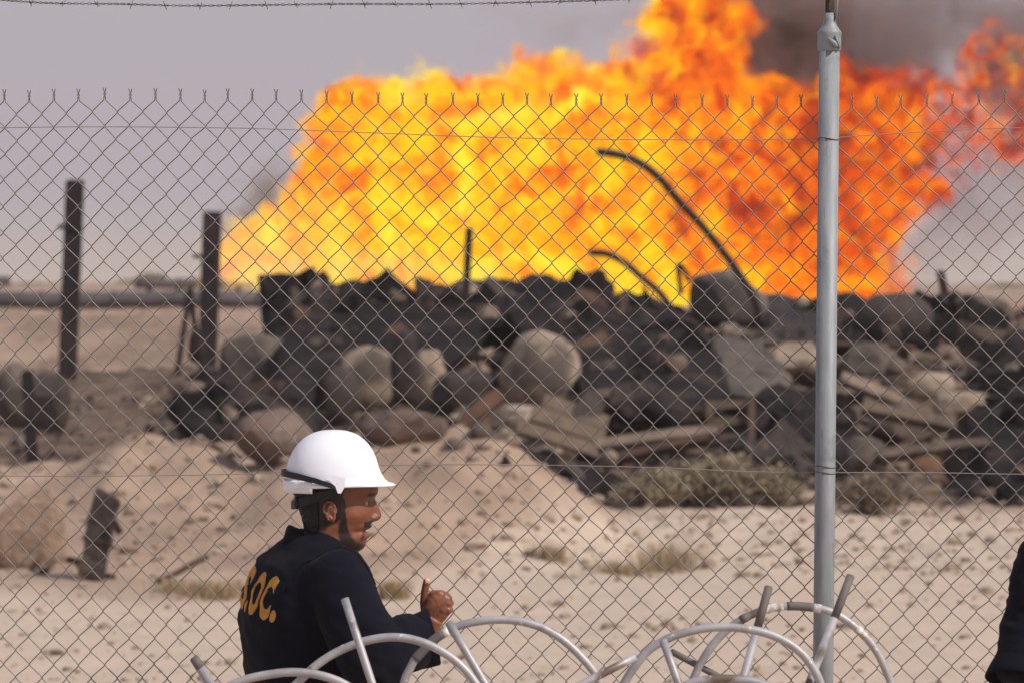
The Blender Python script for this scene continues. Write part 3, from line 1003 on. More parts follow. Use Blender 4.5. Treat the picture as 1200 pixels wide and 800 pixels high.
    st = [(Vector((L(348, 0).x, y, L(0, 585 + abs(y) * 60).z)), Vector((.008, 0, 0)), Vector((0, 0, .013 + .004 * math.cos(y * 40)))) for y in np.linspace(-.055, .055, 12)]
    v, f = loft(st, 12)
    put('nape_pad', xf(v, M), f, black_mat, h)
    # peak rivets line up: a thin rim moulding along the peak
def fingers_hand(M, s=1, nail=True):
    """right fist with raised thumb, in pixels of the photograph -> world via M (x right, z up, y away)"""
def build_body(root, joints, a, seed=0):
    """one continuous coverall surface; joints in world metres relative to root"""
    f = Vector((math.cos(a), math.sin(a), 0)); r = Vector((math.sin(a), -math.cos(a), 0)); up = Vector((0, 0, 1))
    J = {k: Vector(v) for k, v in joints.items()}
    parts = []
    st = []
    for (x, z, dd, ww, off) in J_TORSO:
        c = J['root'] + Vector((x, 0, z)) + f * off
        st.append((c, f * dd, r * ww, .88))
    parts.append(loft(st, 36))
    for sd in ('r', 'l'):
        sh, el, wr = J['sh_' + sd], J['el_' + sd], J['wr_' + sd]
        n1 = []
        pts = [sh + (sh - el).normalized() * .03 + up * .0, sh, sh.lerp(el, .33), sh.lerp(el, .66), el, el.lerp(wr, .4), el.lerp(wr, .75), wr]
        rad = [.050, .074, .078, .076, .078, .073, .069, .067]
        pts = spline(pts, 5)
        rad = list(np.interp(np.linspace(0, 7, len(pts)), range(8), rad))
        parts.append(tube(pts, rad, 20))
        hp, kn, an = J['hip_' + sd], J['kn_' + sd], J['an_' + sd]
        pts = spline([hp + up * .06, hp, hp.lerp(kn, .5), kn, kn.lerp(an, .5), an], 5)
        rad = list(np.interp(np.linspace(0, 5, len(pts)), range(6), [.07, .105, .100, .083, .080, .084]))
        parts.append(tube(pts, rad, 20))
    V, F = join(*parts)
    v, fc = remeshed(V, F, .009, 26)
    for rep in range(1):
        n = normals(v, fc)
        x, y, z = v.T
        # fold fields: long diagonal creases, tight ones at the elbows and waist
        q = fbm(x * 3.2 + z * 2.0, y * 3.2 - z * 2.4, z * 5.0, 4, 201 + seed)
        rid = 1 - np.abs(q - 0.5) * 5.0
        q2 = fbm(x * 7 + z * 3, y * 7, z * 16 + x * 5, 3, 231 + seed)
        rid2 = 1 - np.abs(q2 - 0.5) * 4.5
        el = np.array(J['el_r']); dE = np.linalg.norm(v - el, axis=1); dL = np.linalg.norm(v - np.array(J['el_l']), axis=1)
        tight = np.exp(-(np.minimum(dE, dL) / .11) ** 2)
        amp = .0105 * np.clip(rid, -.6, 1) + (.0045 + .008 * tight) * np.clip(rid2, -1, 1) + (fbm(x * 1.8, y * 1.8, z * 1.8, 2, 250) - .5) * .018
        shd = np.array(J['sh_r']); dS = np.linalg.norm(v - shd, axis=1)
        v = v + n * amp[:, None]
    return v, fc, f, r
J_TORSO = [(-.010, .86, .115, .175, 0), (-.006, .96, .130, .190, 0), (-.008, 1.06, .128, .182, 0), (-.014, 1.18, .130, .186, -.002), (-.018, 1.28, .132, .198, -.004),
           (-.010, 1.36, .126, .204, -.004), (.004, 1.425, .108, .190, 0), (.016, 1.465, .084, .146, .0), (.028, 1.495, .066, .088, .0), (.038, 1.52, .058, .066, 0)]
# -------- the man with the white helmet
def wp(px, py, d): return W(px, py, d)
AZ = math.radians(27)
body_c = W(353, 700, MD)
man = thing('person', 'man in white hard hat and navy coveralls with yellow back lettering, fist and thumb raised', 'person', (body_c.x, MD, 0.0))
rt = Vector((body_c.x + .012, MD, 0))
fdir = Vector((math.cos(AZ), math.sin(AZ), 0)); rdir = Vector((math.sin(AZ), -math.cos(AZ), 0))
sh_r = W(391, 667, MD - .155); el_r = W(437, 776, MD - .235); wr_r = W(490, 748, MD - .10)
sh_l = rt + Vector((.004, 0, 1.42)) - rdir * .165
el_l = rt + Vector((-.005, 0, 1.14)) - rdir * .215 + fdir * .03
wr_l = rt + Vector((.0, 0, .92)) - rdir * .20 + fdir * .13
J = {'root': rt, 'sh_r': sh_r, 'el_r': el_r, 'wr_r': wr_r, 'sh_l': sh_l, 'el_l': el_l, 'wr_l': wr_l}
for sd, q in (('r', 1), ('l', -1)):
    J['hip_' + sd] = rt + rdir * .095 * q + Vector((-.01, 0, .87))
    J['kn_' + sd] = rt + rdir * .105 * q + fdir * (.03 + .02 * q) + Vector((-.01, 0, .49))
    J['an_' + sd] = rt + rdir * .115 * q + fdir * (.0 + .05 * q) + Vector((-.01, 0, .10))
bv, bf, _, _ = build_body(man, J, AZ)
cover = put('coverall', bv, bf, cloth_mat, man)
head_M = Matrix.Translation(Vector(((395 - 600) / FPX * MD, MD - .01, W(395, 600, MD).z))) @ Matrix.Rotation(math.radians(5), 4, 'Z')
person_head(man, head_M)
# collar
def ring_loft(rings, n=40):
    V, F = [], []
    for c, u, v in rings:
        for k in range(n):
            a = 2 * math.pi * k / n
            V.append(Vector(c) + Vector(u) * math.cos(a) + Vector(v) * math.sin(a))
    for i in range(len(rings) - 1):
        for k in range(n):
            a, b = i * n + k, i * n + (k + 1) % n
            F.append((a, b, b + n, a + n))
    return V, F
def collar(parent, c0, az, mat):
    f = Vector((math.cos(az), math.sin(az), 0)); r = Vector((math.sin(az), -math.cos(az), 0)); up = Vector((0, 0, 1))
    n = 48; V, F = [], []
    prof = [(.074, -.030), (.070, -.006), (.064, .020), (.062, .030), (.066, .033), (.072, .026), (.080, .004), (.087, -.014), (.085, -.018), (.078, -.010)]
    for (rad, h) in prof:
        for k in range(n):
            a = math.radians(28 + 304 * k / (n - 1))       # open at the front (a = 0)
            back = -math.cos(a)
            drop = .028 * (1 - back) * .9                    # lower at the front
            hh = h * (.75 + .25 * (1 + back) / 2) - drop
            wob = 1 + .03 * math.sin(a * 5 + h * 60)
            p = c0 + f * (math.cos(a) * rad * 1.02 * wob) + r * (math.sin(a) * rad * .98 * wob) + up * hh
            V.append(p)
    m = len(prof)
    for i in range(m - 1):
        for k in range(n - 1):
            a = i * n + k
            F.append((a, a + 1, a + 1 + n, a + n))
    return put('collar', V, F, mat, parent)
collar(cover, W(367, 628, MD), AZ - math.radians(8), cloth_mat)
# cuff: wide open sleeve end
def cuff(parent, c, ax, r0, u_r, v_r, length, mat):
    ax = ax.normalized()
    side = ax.cross(Vector((0, 0, 1))).normalized(); upv = side.cross(ax).normalized()
    V, F = [], []; n = 36
    prof = [(-.02, .93), (0, 1.0), (length * .5, 1.04), (length, 1.07), (length + .004, 1.04), (length, .99), (length * .5, .96), (-.01, .90)]
    for h, s in prof:
        for k in range(n):
            a = 2 * math.pi * k / n
            w = 1 + .05 * math.sin(3 * a + h * 30) + .03 * math.sin(5 * a + 1)
            V.append(c + ax * h + side * (math.cos(a) * u_r * s * w) + upv * (math.sin(a) * v_r * s * w))
    for i in range(len(prof) - 1):
        for k in range(n):
            a, b = i * n + k, i * n + (k + 1) % n
            F.append((a, b, b + n, a + n))
    return put('cuff', V, F, mat, parent)
cax = Vector((.93, .12, .22))
cuff(cover, W(487, 751, MD - .105), cax, 0, .058, .074, .048, cloth_mat)
# hand ---------------------------------------------------------------
def capsule(a, b, ra, rb, n=12):
    a, b = Vector(a), Vector(b); d = (b - a).normalized()
    pts, rad = [], []
    for k in range(4):
        q = math.radians(-90 + 30 * k); pts.append(a + d * (math.sin(q) * ra)); rad.append(max(ra * math.cos(q), ra * .05))
    for k in range(4):
        q = math.radians(0 + 30 * k); pts.append(b + d * (math.sin(q) * rb)); rad.append(max(rb * math.cos(q), rb * .05))
    return tube(pts, rad, n)
HD = MD - .075
def hp(px, py, dy=0.0): return W(px, py, HD + dy)
parts = []
# forearm into the cuff, wrist
parts.append(tube([hp(480, 757), hp(492, 744), hp(502, 734), hp(508, 724)], [.033, .031, .0295, .030], 18))
# palm block: back of the hand faces the camera
parts.append(loft([(hp(505, 730), Vector((.018, 0, .020)), Vector((0, .017, 0)), .8), (hp(509, 720, -.002), Vector((.034, 0, .019)), Vector((0, .023, 0)), .8),
                   (hp(512.5, 709, -.004), Vector((.041, 0, .012)), Vector((0, .025, 0)), .8), (hp(514.5, 700, -.003), Vector((.036, 0, .002)), Vector((0, .023, 0)), .8), (hp(515.5, 693), Vector((.022, 0, .000)), Vector((0, .016, 0)), .8)], 20))
# fingers: four, curled away from the camera, knuckles running from the top (index) to the bottom right (little)
kn = [(514.5, 696), (520.5, 699.5), (524.5, 706.5), (524.5, 714.5)]
mc = [(508, 700), (509, 706), (509, 713), (508, 720)]
ln = [.034, .036, .033, .026]; rr = [.0112, .0114, .0110, .0098]
for i in range(4):
    K = hp(*kn[i], -.012); M0 = hp(*mc[i], -.006)
    parts.append(capsule(M0, K, .0125, .0122))
    out = (K - M0).normalized()
    p1 = K + Vector((out.x * .005 + .002, ln[i] * .86, out.z * .004 - .003))
    parts.append(capsule(K, p1, rr[i] * 1.05, rr[i]))
    p2 = p1 + Vector((-.027, .006, -.001))
    parts.append(capsule(p1, p2, rr[i], rr[i] * .92))
    p3 = p2 + Vector((-.006, -.018, 0))
    parts.append(capsule(p2, p3, rr[i] * .92, rr[i] * .82))
# thumb: rises from the wrist side of the palm
T0 = hp(500, 722, .006); T1 = hp(497.0, 707, .006); T2 = hp(497.8, 692, .004); T3 = hp(499.8, 681.0, .001)
parts.append(capsule(T0, T1, .0150, .0120)); parts.append(capsule(T1, T2, .0122, .0108)); parts.append(capsule(T2, T3, .0108, .0096))
parts.append(capsule(hp(504, 716, .004), hp(498, 705, .012), .014, .010))
parts.append(capsule(hp(512, 702, -.002), hp(518, 713, -.002), .026, .026))
parts.append(capsule(hp(505, 731, 0), hp(517, 718, -.004), .020, .021))
V, F = join(*parts)
hv, hf = remeshed(V, F, .0019, 9)
# knuckle creases and tendons
nn = normals(hv, hf)
hx = hv[:, 0]; hz = hv[:, 2]
ten = 0
hv = hv + nn * ((fbm(hx * 180, hv[:, 1] * 180, hz * 180, 3, 8) - .5) * .0010)[:, None]
hand = put('hand', hv, hf, skin_mat, man)
nv, nf = loft([(hp(500.4, 684, -.0085), Vector((.0058, 0, 0)), Vector((0, .0018, 0)), .8), (hp(500.8, 680, -.0085), Vector((.0062, 0, 0)), Vector((0, .0020, 0)), .8), (hp(500.8, 677.2, -.006), Vector((.0052, 0, 0)), Vector((0, .0018, 0)), .8)], 14)
put('thumb_nail', nv, nf, nail_mat, hand)
# left hand hanging, mostly hidden
def open_hand(parent, w, d, s, mat):
    d = d.normalized(); side = d.cross(Vector((0, 1, 0))).normalized(); n = side.cross(d).normalized()
    P = []
    P.append(tube([w - d * .05, w, w + d * .02], [.030, .027, .027], 14))
    P.append(loft([(w + d * .01, side * .026, n * .015, .8), (w + d * .05, side * .040, n * .017, .8), (w + d * .09, side * .041, n * .014, .8)], 18))
    for i, l in enumerate((.068, .076, .071, .055)):
        b = w + d * .088 + side * (.030 - .020 * i)
        m_ = b + (d + n * s * .25).normalized() * l * .5
        e_ = m_ + (d + n * s * .75).normalized() * l * .5
        P.append(capsule(b, m_, .0098, .0092)); P.append(capsule(m_, e_, .0092, .0078))
    b = w + d * .025 + side * .030
    m_ = b + (d + side * .75 + n * s * .2).normalized() * .045
    P.append(capsule(b, m_, .0125, .0105)); P.append(capsule(m_, m_ + (d + side * .2 + n * s * .3).normalized() * .03, .0102, .0085))
    V, F = join(*P)
    v, f = remeshed(V, F, .0026, 3)
    return put('hand', v, f, mat, parent)
lh = wr_l + Vector((.0, 0, -.0))
open_hand(man, wr_l + (wr_l - el_l).normalized() * .02, (wr_l - el_l), 1, skin_mat)
def boot(parent, an, f, mat):
    r = Vector((f.y, -f.x, 0)); z = an.z
    base = Vector((an.x, an.y, 0))
    st = [(base + Vector((0, 0, z + .05)), f * .052, r * .048, .9), (base + Vector((0, 0, z - .02)), f * .056, r * .048, .9), (base + f * .03 + Vector((0, 0, .055)), f * .105, r * .046, .85), (base + f * .05 + Vector((0, 0, .022)), f * .138, r * .050, .8), (base + f * .05 + Vector((0, 0, .0)), f * .136, r * .048, .8)]
    V, F = loft(st, 28)
    return put('boot', V, F, mat, parent)
for sd in 'rl': boot(man, J['an_' + sd], fdir, boot_mat)
# lettering laid over the cloth of the back
bvh = BVHTree.FromPolygons([tuple(v) for v in bv], [tuple(q) for q in bf])
def back_letters(text_items, z0, height):
    for (ch, u0, wd, du) in text_items:
        cu = bpy.data.curves.new('t', 'FONT'); cu.body = ch; cu.size = 1.0; cu.resolution_u = 4
        to = bpy.data.objects.new('t', cu); COL.objects.link(to)
        dg = bpy.context.evaluated_depsgraph_get()
        for layer, (bold, mat, lift) in enumerate(((.052, letter_edge, .0016), (.026, letter_mat, .0026))):
            cu.offset = bold
            dg.update()
            me = bpy.data.meshes.new_from_object(to.evaluated_get(bpy.context.evaluated_depsgraph_get()))
            bm = bmesh.new(); bm.from_mesh(me)
            for it in range(3):
                bmesh.ops.subdivide_edges(bm, edges=[e for e in bm.edges if e.calc_length() > .07], cuts=1)
            bmesh.ops.triangulate(bm, faces=bm.faces)
            co = np.array([v.co[:] for v in bm.verts]); fs = [tuple(v.index for v in f_.verts) for f_ in bm.faces]
            bm.free(); bpy.data.meshes.remove(me)
            if layer == 0:
                x0, x1 = co[:, 0].min(), co[:, 0].max(); y0, y1 = co[:, 1].min(), co[:, 1].max()
                if ch == '.': y0, y1 = -0.02, .72
            out = []
            for x, y, _ in co:
                uu = u0 + (x - x0) / (x1 - x0) * wd + (y / .7) * .010
                zz = z0 + (y / .72) * height - (uu) * .10
                org = rt + rdir * uu - fdir * .5 + Vector((0, 0, zz))
                h = bvh.ray_cast(org, fdir)
                if h[0] is None:
                    out.append(org + fdir * .45); continue
                out.append(h[0] + h[1] * lift if h[1].dot(fdir) < 0 else h[0] - h[1] * lift)
            put('letter', out, fs, mat, cover, smooth=False)
        bpy.data.objects.remove(to); bpy.data.curves.remove(cu)
back_letters([('S', -.112, .062, 0), ('.', -.046, .016, 0), ('O', -.024, .062, 0), ('C', .044, .056, 0), ('.', .104, .022, 0)], W(300, 713, MD).z, .106)
# seams and a shoulder yoke: thin raised strips following the cloth
def seam(points, r, parent, bvh_, toward):
    P = []
    for p in points:
        h = bvh_.find_nearest(Vector(p))
        P.append(h[0] + h[1] * .0008)
    v, f = tube(P, r, 5)
    return put('seam', v, f, cloth_mat, parent)
sr = []
for k in range(20):
    a = math.radians(-20 + 200 * k / 19)
    sr.append(sh_r + rdir * .0 + Vector((math.cos(a) * .10 - .01, -.03, math.sin(a) * .09 - .02)))
seam(sr, .0022, cover, bvh, None)
seam([rt + rdir * u - fdir * .2 + Vector((0, 0, 1.395 - .15 * u * u)) for u in np.linspace(-.17, .17, 40)], .0018, cover, bvh, None)

# -------- second man, only his sleeve reaches into the picture
m2c = W(1292, 700, 9.3)
man2 = thing('person', 'person at the right edge of whom only a dark navy sleeve and cuff show', 'person', (m2c.x, 9.3, 0.0))
rt2 = Vector((m2c.x, 9.3, 0)); A2 = math.radians(200)
f2 = Vector((math.cos(A2), math.sin(A2), 0)); r2 = Vector((math.sin(A2), -math.cos(A2), 0))
J2 = {'root': rt2 + Vector((0, 0, .02)), 'sh_r': rt2 + r2 * .165 + Vector((0, 0, 1.44)), 'sh_l': rt2 - r2 * .165 + Vector((0, 0, 1.44))}
# his left arm (towards the picture) hangs slightly forward
J2['sh_l'] = W(1229, 648, 9.16); J2['el_l'] = W(1211, 728, 9.10); J2['wr_l'] = W(1196, 800, 9.03)
J2['el_r'] = rt2 + r2 * .22 + Vector((.02, 0, 1.14)); J2['wr_r'] = rt2 + r2 * .21 + f2 * .1 + Vector((0, 0, .92))
for sd, q in (('r', 1), ('l', -1)):
    J2['hip_' + sd] = rt2 + r2 * .095 * q + Vector((0, 0, .88)); J2['kn_' + sd] = rt2 + r2 * .11 * q + Vector((0, 0, .49)); J2['an_' + sd] = rt2 + r2 * .12 * q + Vector((0, 0, .10))
b2v, b2f, _, _ = build_body(man2, J2, A2, 40)
cov2 = put('coverall', b2v, b2f, cloth_mat, man2)
cuff(cov2, W(1199, 786, 9.035), J2['wr_l'] - J2['el_l'], 0, .083, .083, .03, cloth_mat)
for sd in 'rl':
    boot(man2, J2['an_' + sd], f2, boot_mat)
    open_hand(man2, J2['wr_' + sd] + (J2['wr_' + sd] - J2['el_' + sd]).normalized() * .03, J2['wr_' + sd] - J2['el_' + sd], 1, skin_mat)
hM = Matrix.Translation(rt2 + Vector((-.03, 0, W(0, 595, MD).z + .02))) @ Matrix.Rotation(A2, 4, 'Z')
person_head(man2, hM)
collar(cov2, rt2 + Vector((-.02, 0, 1.53)), A2, cloth_mat)
# ------------------------------------------------------------------ rubble bank, wreckage, posts, plants
conc_tan = mottled('sandy_concrete', rgb(164, 144, 122), rgb(132, 116, 99), 3.5, 0.95, 0, 0.6, 0.05, 0.12, rgb(88, 77, 69))
conc_grey = mottled('grey_concrete', rgb(106, 94, 84), rgb(80, 71, 64), 3.0, 0.95, 0, 0.6, 0.05, 0.12, rgb(74, 68, 64))
conc_dark = mottled('sooty_concrete', rgb(74, 62, 56), rgb(50, 43, 41), 3.0, 0.9, 0, 0.6, 0.05, 0.15)
conc_pink = mottled('pinkish_rubble', rgb(124, 104, 92), rgb(98, 83, 75), 3.0, 0.95, 0, 0.6, 0.05, 0.12, rgb(150, 134, 122))
char_mat = mottled('charred_steel', rgb(32, 22, 21), rgb(14, 10, 10), 4.0, 0.9, 0.0, 1.0, 0.12, 0.15, rgb(56, 43, 38), spec=0.25)
char_mat2 = mottled('sooty_plate', rgb(64, 52, 47), rgb(40, 33, 32), 2.5, 0.75, 0.1, 0.7, 0.05, 0.15, rgb(84, 72, 66))
rust_mat = mottled('dark_rust', rgb(92, 66, 50), rgb(62, 46, 40), 4.0, 0.85, 0.0, 0.5, 0.03, 0.2)
post_dark = mottled('burnt_black_steel', rgb(46, 32, 32), rgb(32, 23, 25), 4.0, 0.7, 0.1, 0.4, 0.02, 0.1, rgb(54, 38, 36))
wood_mat = mottled('sun_bleached_board', rgb(112, 94, 77), rgb(84, 70, 58), 4.0, 0.9, 0, 0.5, 0.02, 0.2, rgb(96, 80, 66))
brown_mix = mottled('brown_debris', rgb(128, 110, 94), rgb(88, 74, 64), 3.0, 0.95, 0, 0.6, 0.04, 0.35, rgb(66, 56, 52))
orange_mat = mottled('orange_rust', rgb(124, 90, 66), rgb(98, 72, 58), 4.0, 0.9, 0, 0.5, 0.03, 0.2)
stone_mat = mottled('desert_stone', rgb(186, 166, 146), rgb(140, 122, 106), 9.0, 0.95, 0, 0.6, 0.01, 0.2)
stone_dark = mottled('brown_stone', rgb(158, 136, 114), rgb(130, 111, 94), 9.0, 0.95, 0, 0.6, 0.01, 0.2)
grey_pipe = mottled('dull_grey_pipe', rgb(92, 84, 84), rgb(74, 68, 70), 1.5, 0.7, 0.1, 0.2, 0.02, 0.1)
bank_mat = mottled('packed_earth', rgb(166, 140, 118), rgb(134, 112, 96), 4.0, 0.97, 0, 0.8, 0.06, 0.05, rgb(118, 98, 86))
_ico = {}
def ico(n):
    if n not in _ico:
        bm = bmesh.new(); bmesh.ops.create_icosphere(bm, subdivisions=n, radius=1.0)
        _ico[n] = (np.array([v.co[:] for v in bm.verts]), [tuple(v.index for v in f.verts) for f in bm.faces]); bm.free()
    return _ico[n]
def rock(seed, sub=3, facets=9, hard=.72, nz=.18, squ=.8):
    v, f = ico(sub)
    v = v.copy()
    r = np.random.default_rng(seed)
    v = np.sign(v) * np.abs(v) ** squ
    for k in range(facets):
        n = r.normal(size=3); n /= np.linalg.norm(n)
        o = r.uniform(hard, 1.0)
        d = v @ n
        v = v - np.outer(np.maximum(0, d - o) * .92, n)
    s = seed % 97
    q = fbm(v[:, 0] * 1.6 + s, v[:, 1] * 1.6, v[:, 2] * 1.6, 4, seed % 50) - .5
    v = v * (1 + q * nz * 2)[:, None]
    return v, f
def boulder(px, bot, w, h, mat, label, seed, name='boulder', cat='boulder', sub=3, rounded=False, tilt=0.0, dd=0.0, sink=.12, deep=.8, d=None, boxy=False):
    g = hit(px, bot) if d is None else W(px, bot, d)
    s = SC(g.y)
    v, f = rock(seed, sub, 9 if rounded else 11, .76 if rounded else .62, .09 if rounded else .15, .42 if boxy else (1.0 if rounded else .8))
    ext = v.max(0) - v.min(0); v = (v - (v.max(0) + v.min(0)) / 2) / ext * 2
    R = np.array([w / 2 / s, w / 2 / s * deep, h / 2 / s * (1 + sink)])
    v = v * R
    c, si = math.cos(tilt), math.sin(tilt)
    v = np.stack([v[:, 0] * c + v[:, 2] * si, v[:, 1], -v[:, 0] * si + v[:, 2] * c], 1)
    o3 = np.array([g.x, g.y + dd + R[1] * .5, g.z + h / 2 / s * (1 - sink)])
    o = put(name, v + o3, f, mat, None, rounded, (g.x, g.y + dd, g.z))
    return tag(o, label, cat)
def DP(py):
    return float(np.interp(py, [300, 330, 360, 410, 470, 540, 600], [43.9, 43.4, 42.8, 40.6, 37.9, 35.8, 33.9]))
def heap(name, label, cat, outline, mat, seed, thick=.7, fwd=.25, vox=.055, amp=.20, d=None, parent=None):
    """solid mass with the seen outline, lying back on the slope of the bank, crumpled"""
    V, F = [], []
    n = len(outline)
    outline = [(x, y + (9 if y < 400 else 3) * (amp / .20)) for x, y in outline]
    cx = sum(p[0] for p in outline) / n; cy = sum(p[1] for p in outline) / n
    s = SC(DP(cy) if d is None else d)
    for lay, t_ in ((.86, -fwd), (1.0, 0.05), (1.0, thick * .5), (.9, thick)):
        for (x, y) in outline:
            V.append(((cx + (x - cx) * lay - 600) / s, t_, -(cy + (y - cy) * lay - 330) / s))
    for L_ in range(3):
        for k in range(n):
            a, b = L_ * n + k, L_ * n + (k + 1) % n
            F.append((a, b, b + n, a + n))
    F.append(tuple(range(n - 1, -1, -1))); F.append(tuple(range(3 * n, 4 * n)))
    bm = bmesh.new()
    vs = [bm.verts.new(p) for p in V]
    for q in F: bm.faces.new([vs[i] for i in q])
    bmesh.ops.recalc_face_normals(bm, faces=bm.faces)
    bmesh.ops.triangulate(bm, faces=bm.faces)
    V = [v.co.copy() for v in bm.verts]; bm.verts.index_update(); F = [tuple(v.index for v in f_.verts) for f_ in bm.faces]; bm.free()
    v, f = remeshed(V, F, vox, 2)
    x, y, z = v.T
    q = .75 - np.abs(fbm(x * 1.3 + seed, y * 1.3, z * 1.3 + x * .5, 4, seed) - .5) * 4
    q2 = fbm(x * 3.3, y * 3.3 + seed, z * 3.3, 3, seed + 3) - .5
    n_ = normals(v, f)
    v = v + n_ * (amp * q * .8 + amp * q2)[:, None]
    px = v[:, 0] * s + 600; py = 330 - v[:, 2] * s
    out = []
    for i in range(len(v)):
        dd = (DP(py[i]) if d is None else d) + v[i, 1]
        out.append(W(px[i], py[i], dd))
    lo = min(out, key=lambda p: p.z)
    o = put(name, out, f, mat, parent, True, (sum(p.x for p in out) / len(out), lo.y, lo.z) if parent is None else None)
    if parent is None: tag(o, label, cat)
    return o
def beam_geo(a, b, w, h, up=Vector((0, 0, 1)), seg=1, bend=0.0):
    a, b = Vector(a), Vector(b); t_ = (b - a).normalized()
    if abs(t_.dot(up)) > .95: up = Vector((0, 1, 0))
    u = t_.cross(up).normalized(); v = u.cross(t_)
    V, F = [], []
    for k in range(seg + 1):
        p = a.lerp(b, k / seg) + v * bend * math.sin(math.pi * k / seg)
        for (i, j) in ((-1, -1), (1, -1), (1, 1), (-1, 1)):
            V.append(p + u * i * w / 2 + v * j * h / 2)
    for k in range(seg):
        for q in range(4):
            i, j = k * 4 + q, k * 4 + (q + 1) % 4
            F.append((i, j, j + 4, i + 4))
    F += [(3, 2, 1, 0), tuple(range(seg * 4, seg * 4 + 4))]
    return V, F
# --- wrecked dark masses
heap('wreckage', 'low charred tank wreck under the left half of the flames above the round tan boulders', 'wreckage',
     [(318, 350), (343, 331), (362, 333), (366, 346), (388, 338), (412, 330), (440, 337), (470, 350), (505, 340), (545, 330), (600, 333), (603, 352), (575, 368), (560, 392), (548, 412), (522, 424), (498, 408), (470, 398), (440, 402), (402, 412), (374, 426), (350, 470), (334, 474), (322, 430)], char_mat, 11, .9, .35)
heap('wreckage', 'large crumpled black wreck in the centre of the bank under the curved pipes', 'wreckage',
     [(598, 338), (620, 324), (664, 322), (688, 326), (712, 330), (716, 346), (748, 346), (792, 358), (826, 392), (846, 430), (842, 476), (792, 490), (740, 482), (704, 480), (684, 466), (680, 424), (664, 394), (634, 380), (600, 376)], char_mat, 23, .9, .35)
heap('wreckage', 'dark scorched heap at the foot of the two tall left posts', 'wreckage', [(205, 478), (232, 442), (262, 450), (300, 462), (348, 468), (368, 492), (340, 514), (280, 508), (226, 500)], char_mat, 31, .7, .2)
heap('wreckage', 'black hollow wreck left of the galvanised post below the thin brown pipe', 'wreckage', [(872, 480), (905, 462), (950, 466), (1000, 480), (1010, 520), (985, 548), (930, 548), (885, 530)], char_mat, 37, .6, .1)
heap('wreckage', 'black wreck mass at the right edge low in the bank', 'wreckage', [(1148, 470), (1165, 420), (1192, 392), (1250, 380), (1330, 420), (1330, 590), (1210, 592), (1130, 586), (1104, 566), (1140, 545)], char_mat, 41, .7, .1)
heap('wreckage', 'flat black scrap on the bank top just right of the galvanised post', 'wreckage', [(955, 352), (990, 346), (1016, 350), (1012, 398), (960, 402)], char_mat, 43, .6, .1)
heap('wreckage', 'long dark heap along the foot of the bank left of the shrubs', 'wreckage', [(540, 524), (600, 520), (668, 538), (720, 560), (742, 590), (716, 594), (676, 572), (620, 548), (560, 536)], char_mat, 47, .5, .05, amp=.08)
heap('steel_plate', 'grey bent steel plate standing between the two round tan boulders', 'metal plate', [(461, 394), (474, 384), (487, 392), (488, 430), (484, 474), (462, 472), (457, 430)], char_mat2, 51, .25, .1, .04, .03, d=38.6)
heap('steel_plate', 'jagged black plate with two raised points standing against the flames', 'metal plate', [(664, 336), (674, 311), (684, 322), (709, 313), (712, 350), (690, 352)], char_mat, 53, .3, .1, .05, .03, d=43.0)
heap('concrete_block', 'grey concrete block at the foot of the tall curved pipe on the bank top', 'concrete block', [(810, 348), (813, 323), (836, 318), (858, 316), (872, 330), (896, 346), (908, 374), (880, 382), (848, 378), (815, 374)], conc_grey, 57, .9, .2, .06, .05, d=42.6)
heap('concrete_block', 'grey tangled concrete mass below the curved pipe with pale face', 'concrete block', [(836, 392), (862, 380), (900, 384), (915, 410), (905, 440), (870, 452), (842, 436)], conc_grey, 59, .6, .15)
heap('wreckage', 'sooty crumpled plate behind the post on the bank crest', 'wreckage', [(905, 350), (940, 352), (965, 360), (962, 400), (930, 408), (900, 392)], char_mat2, 61, .6, .1)
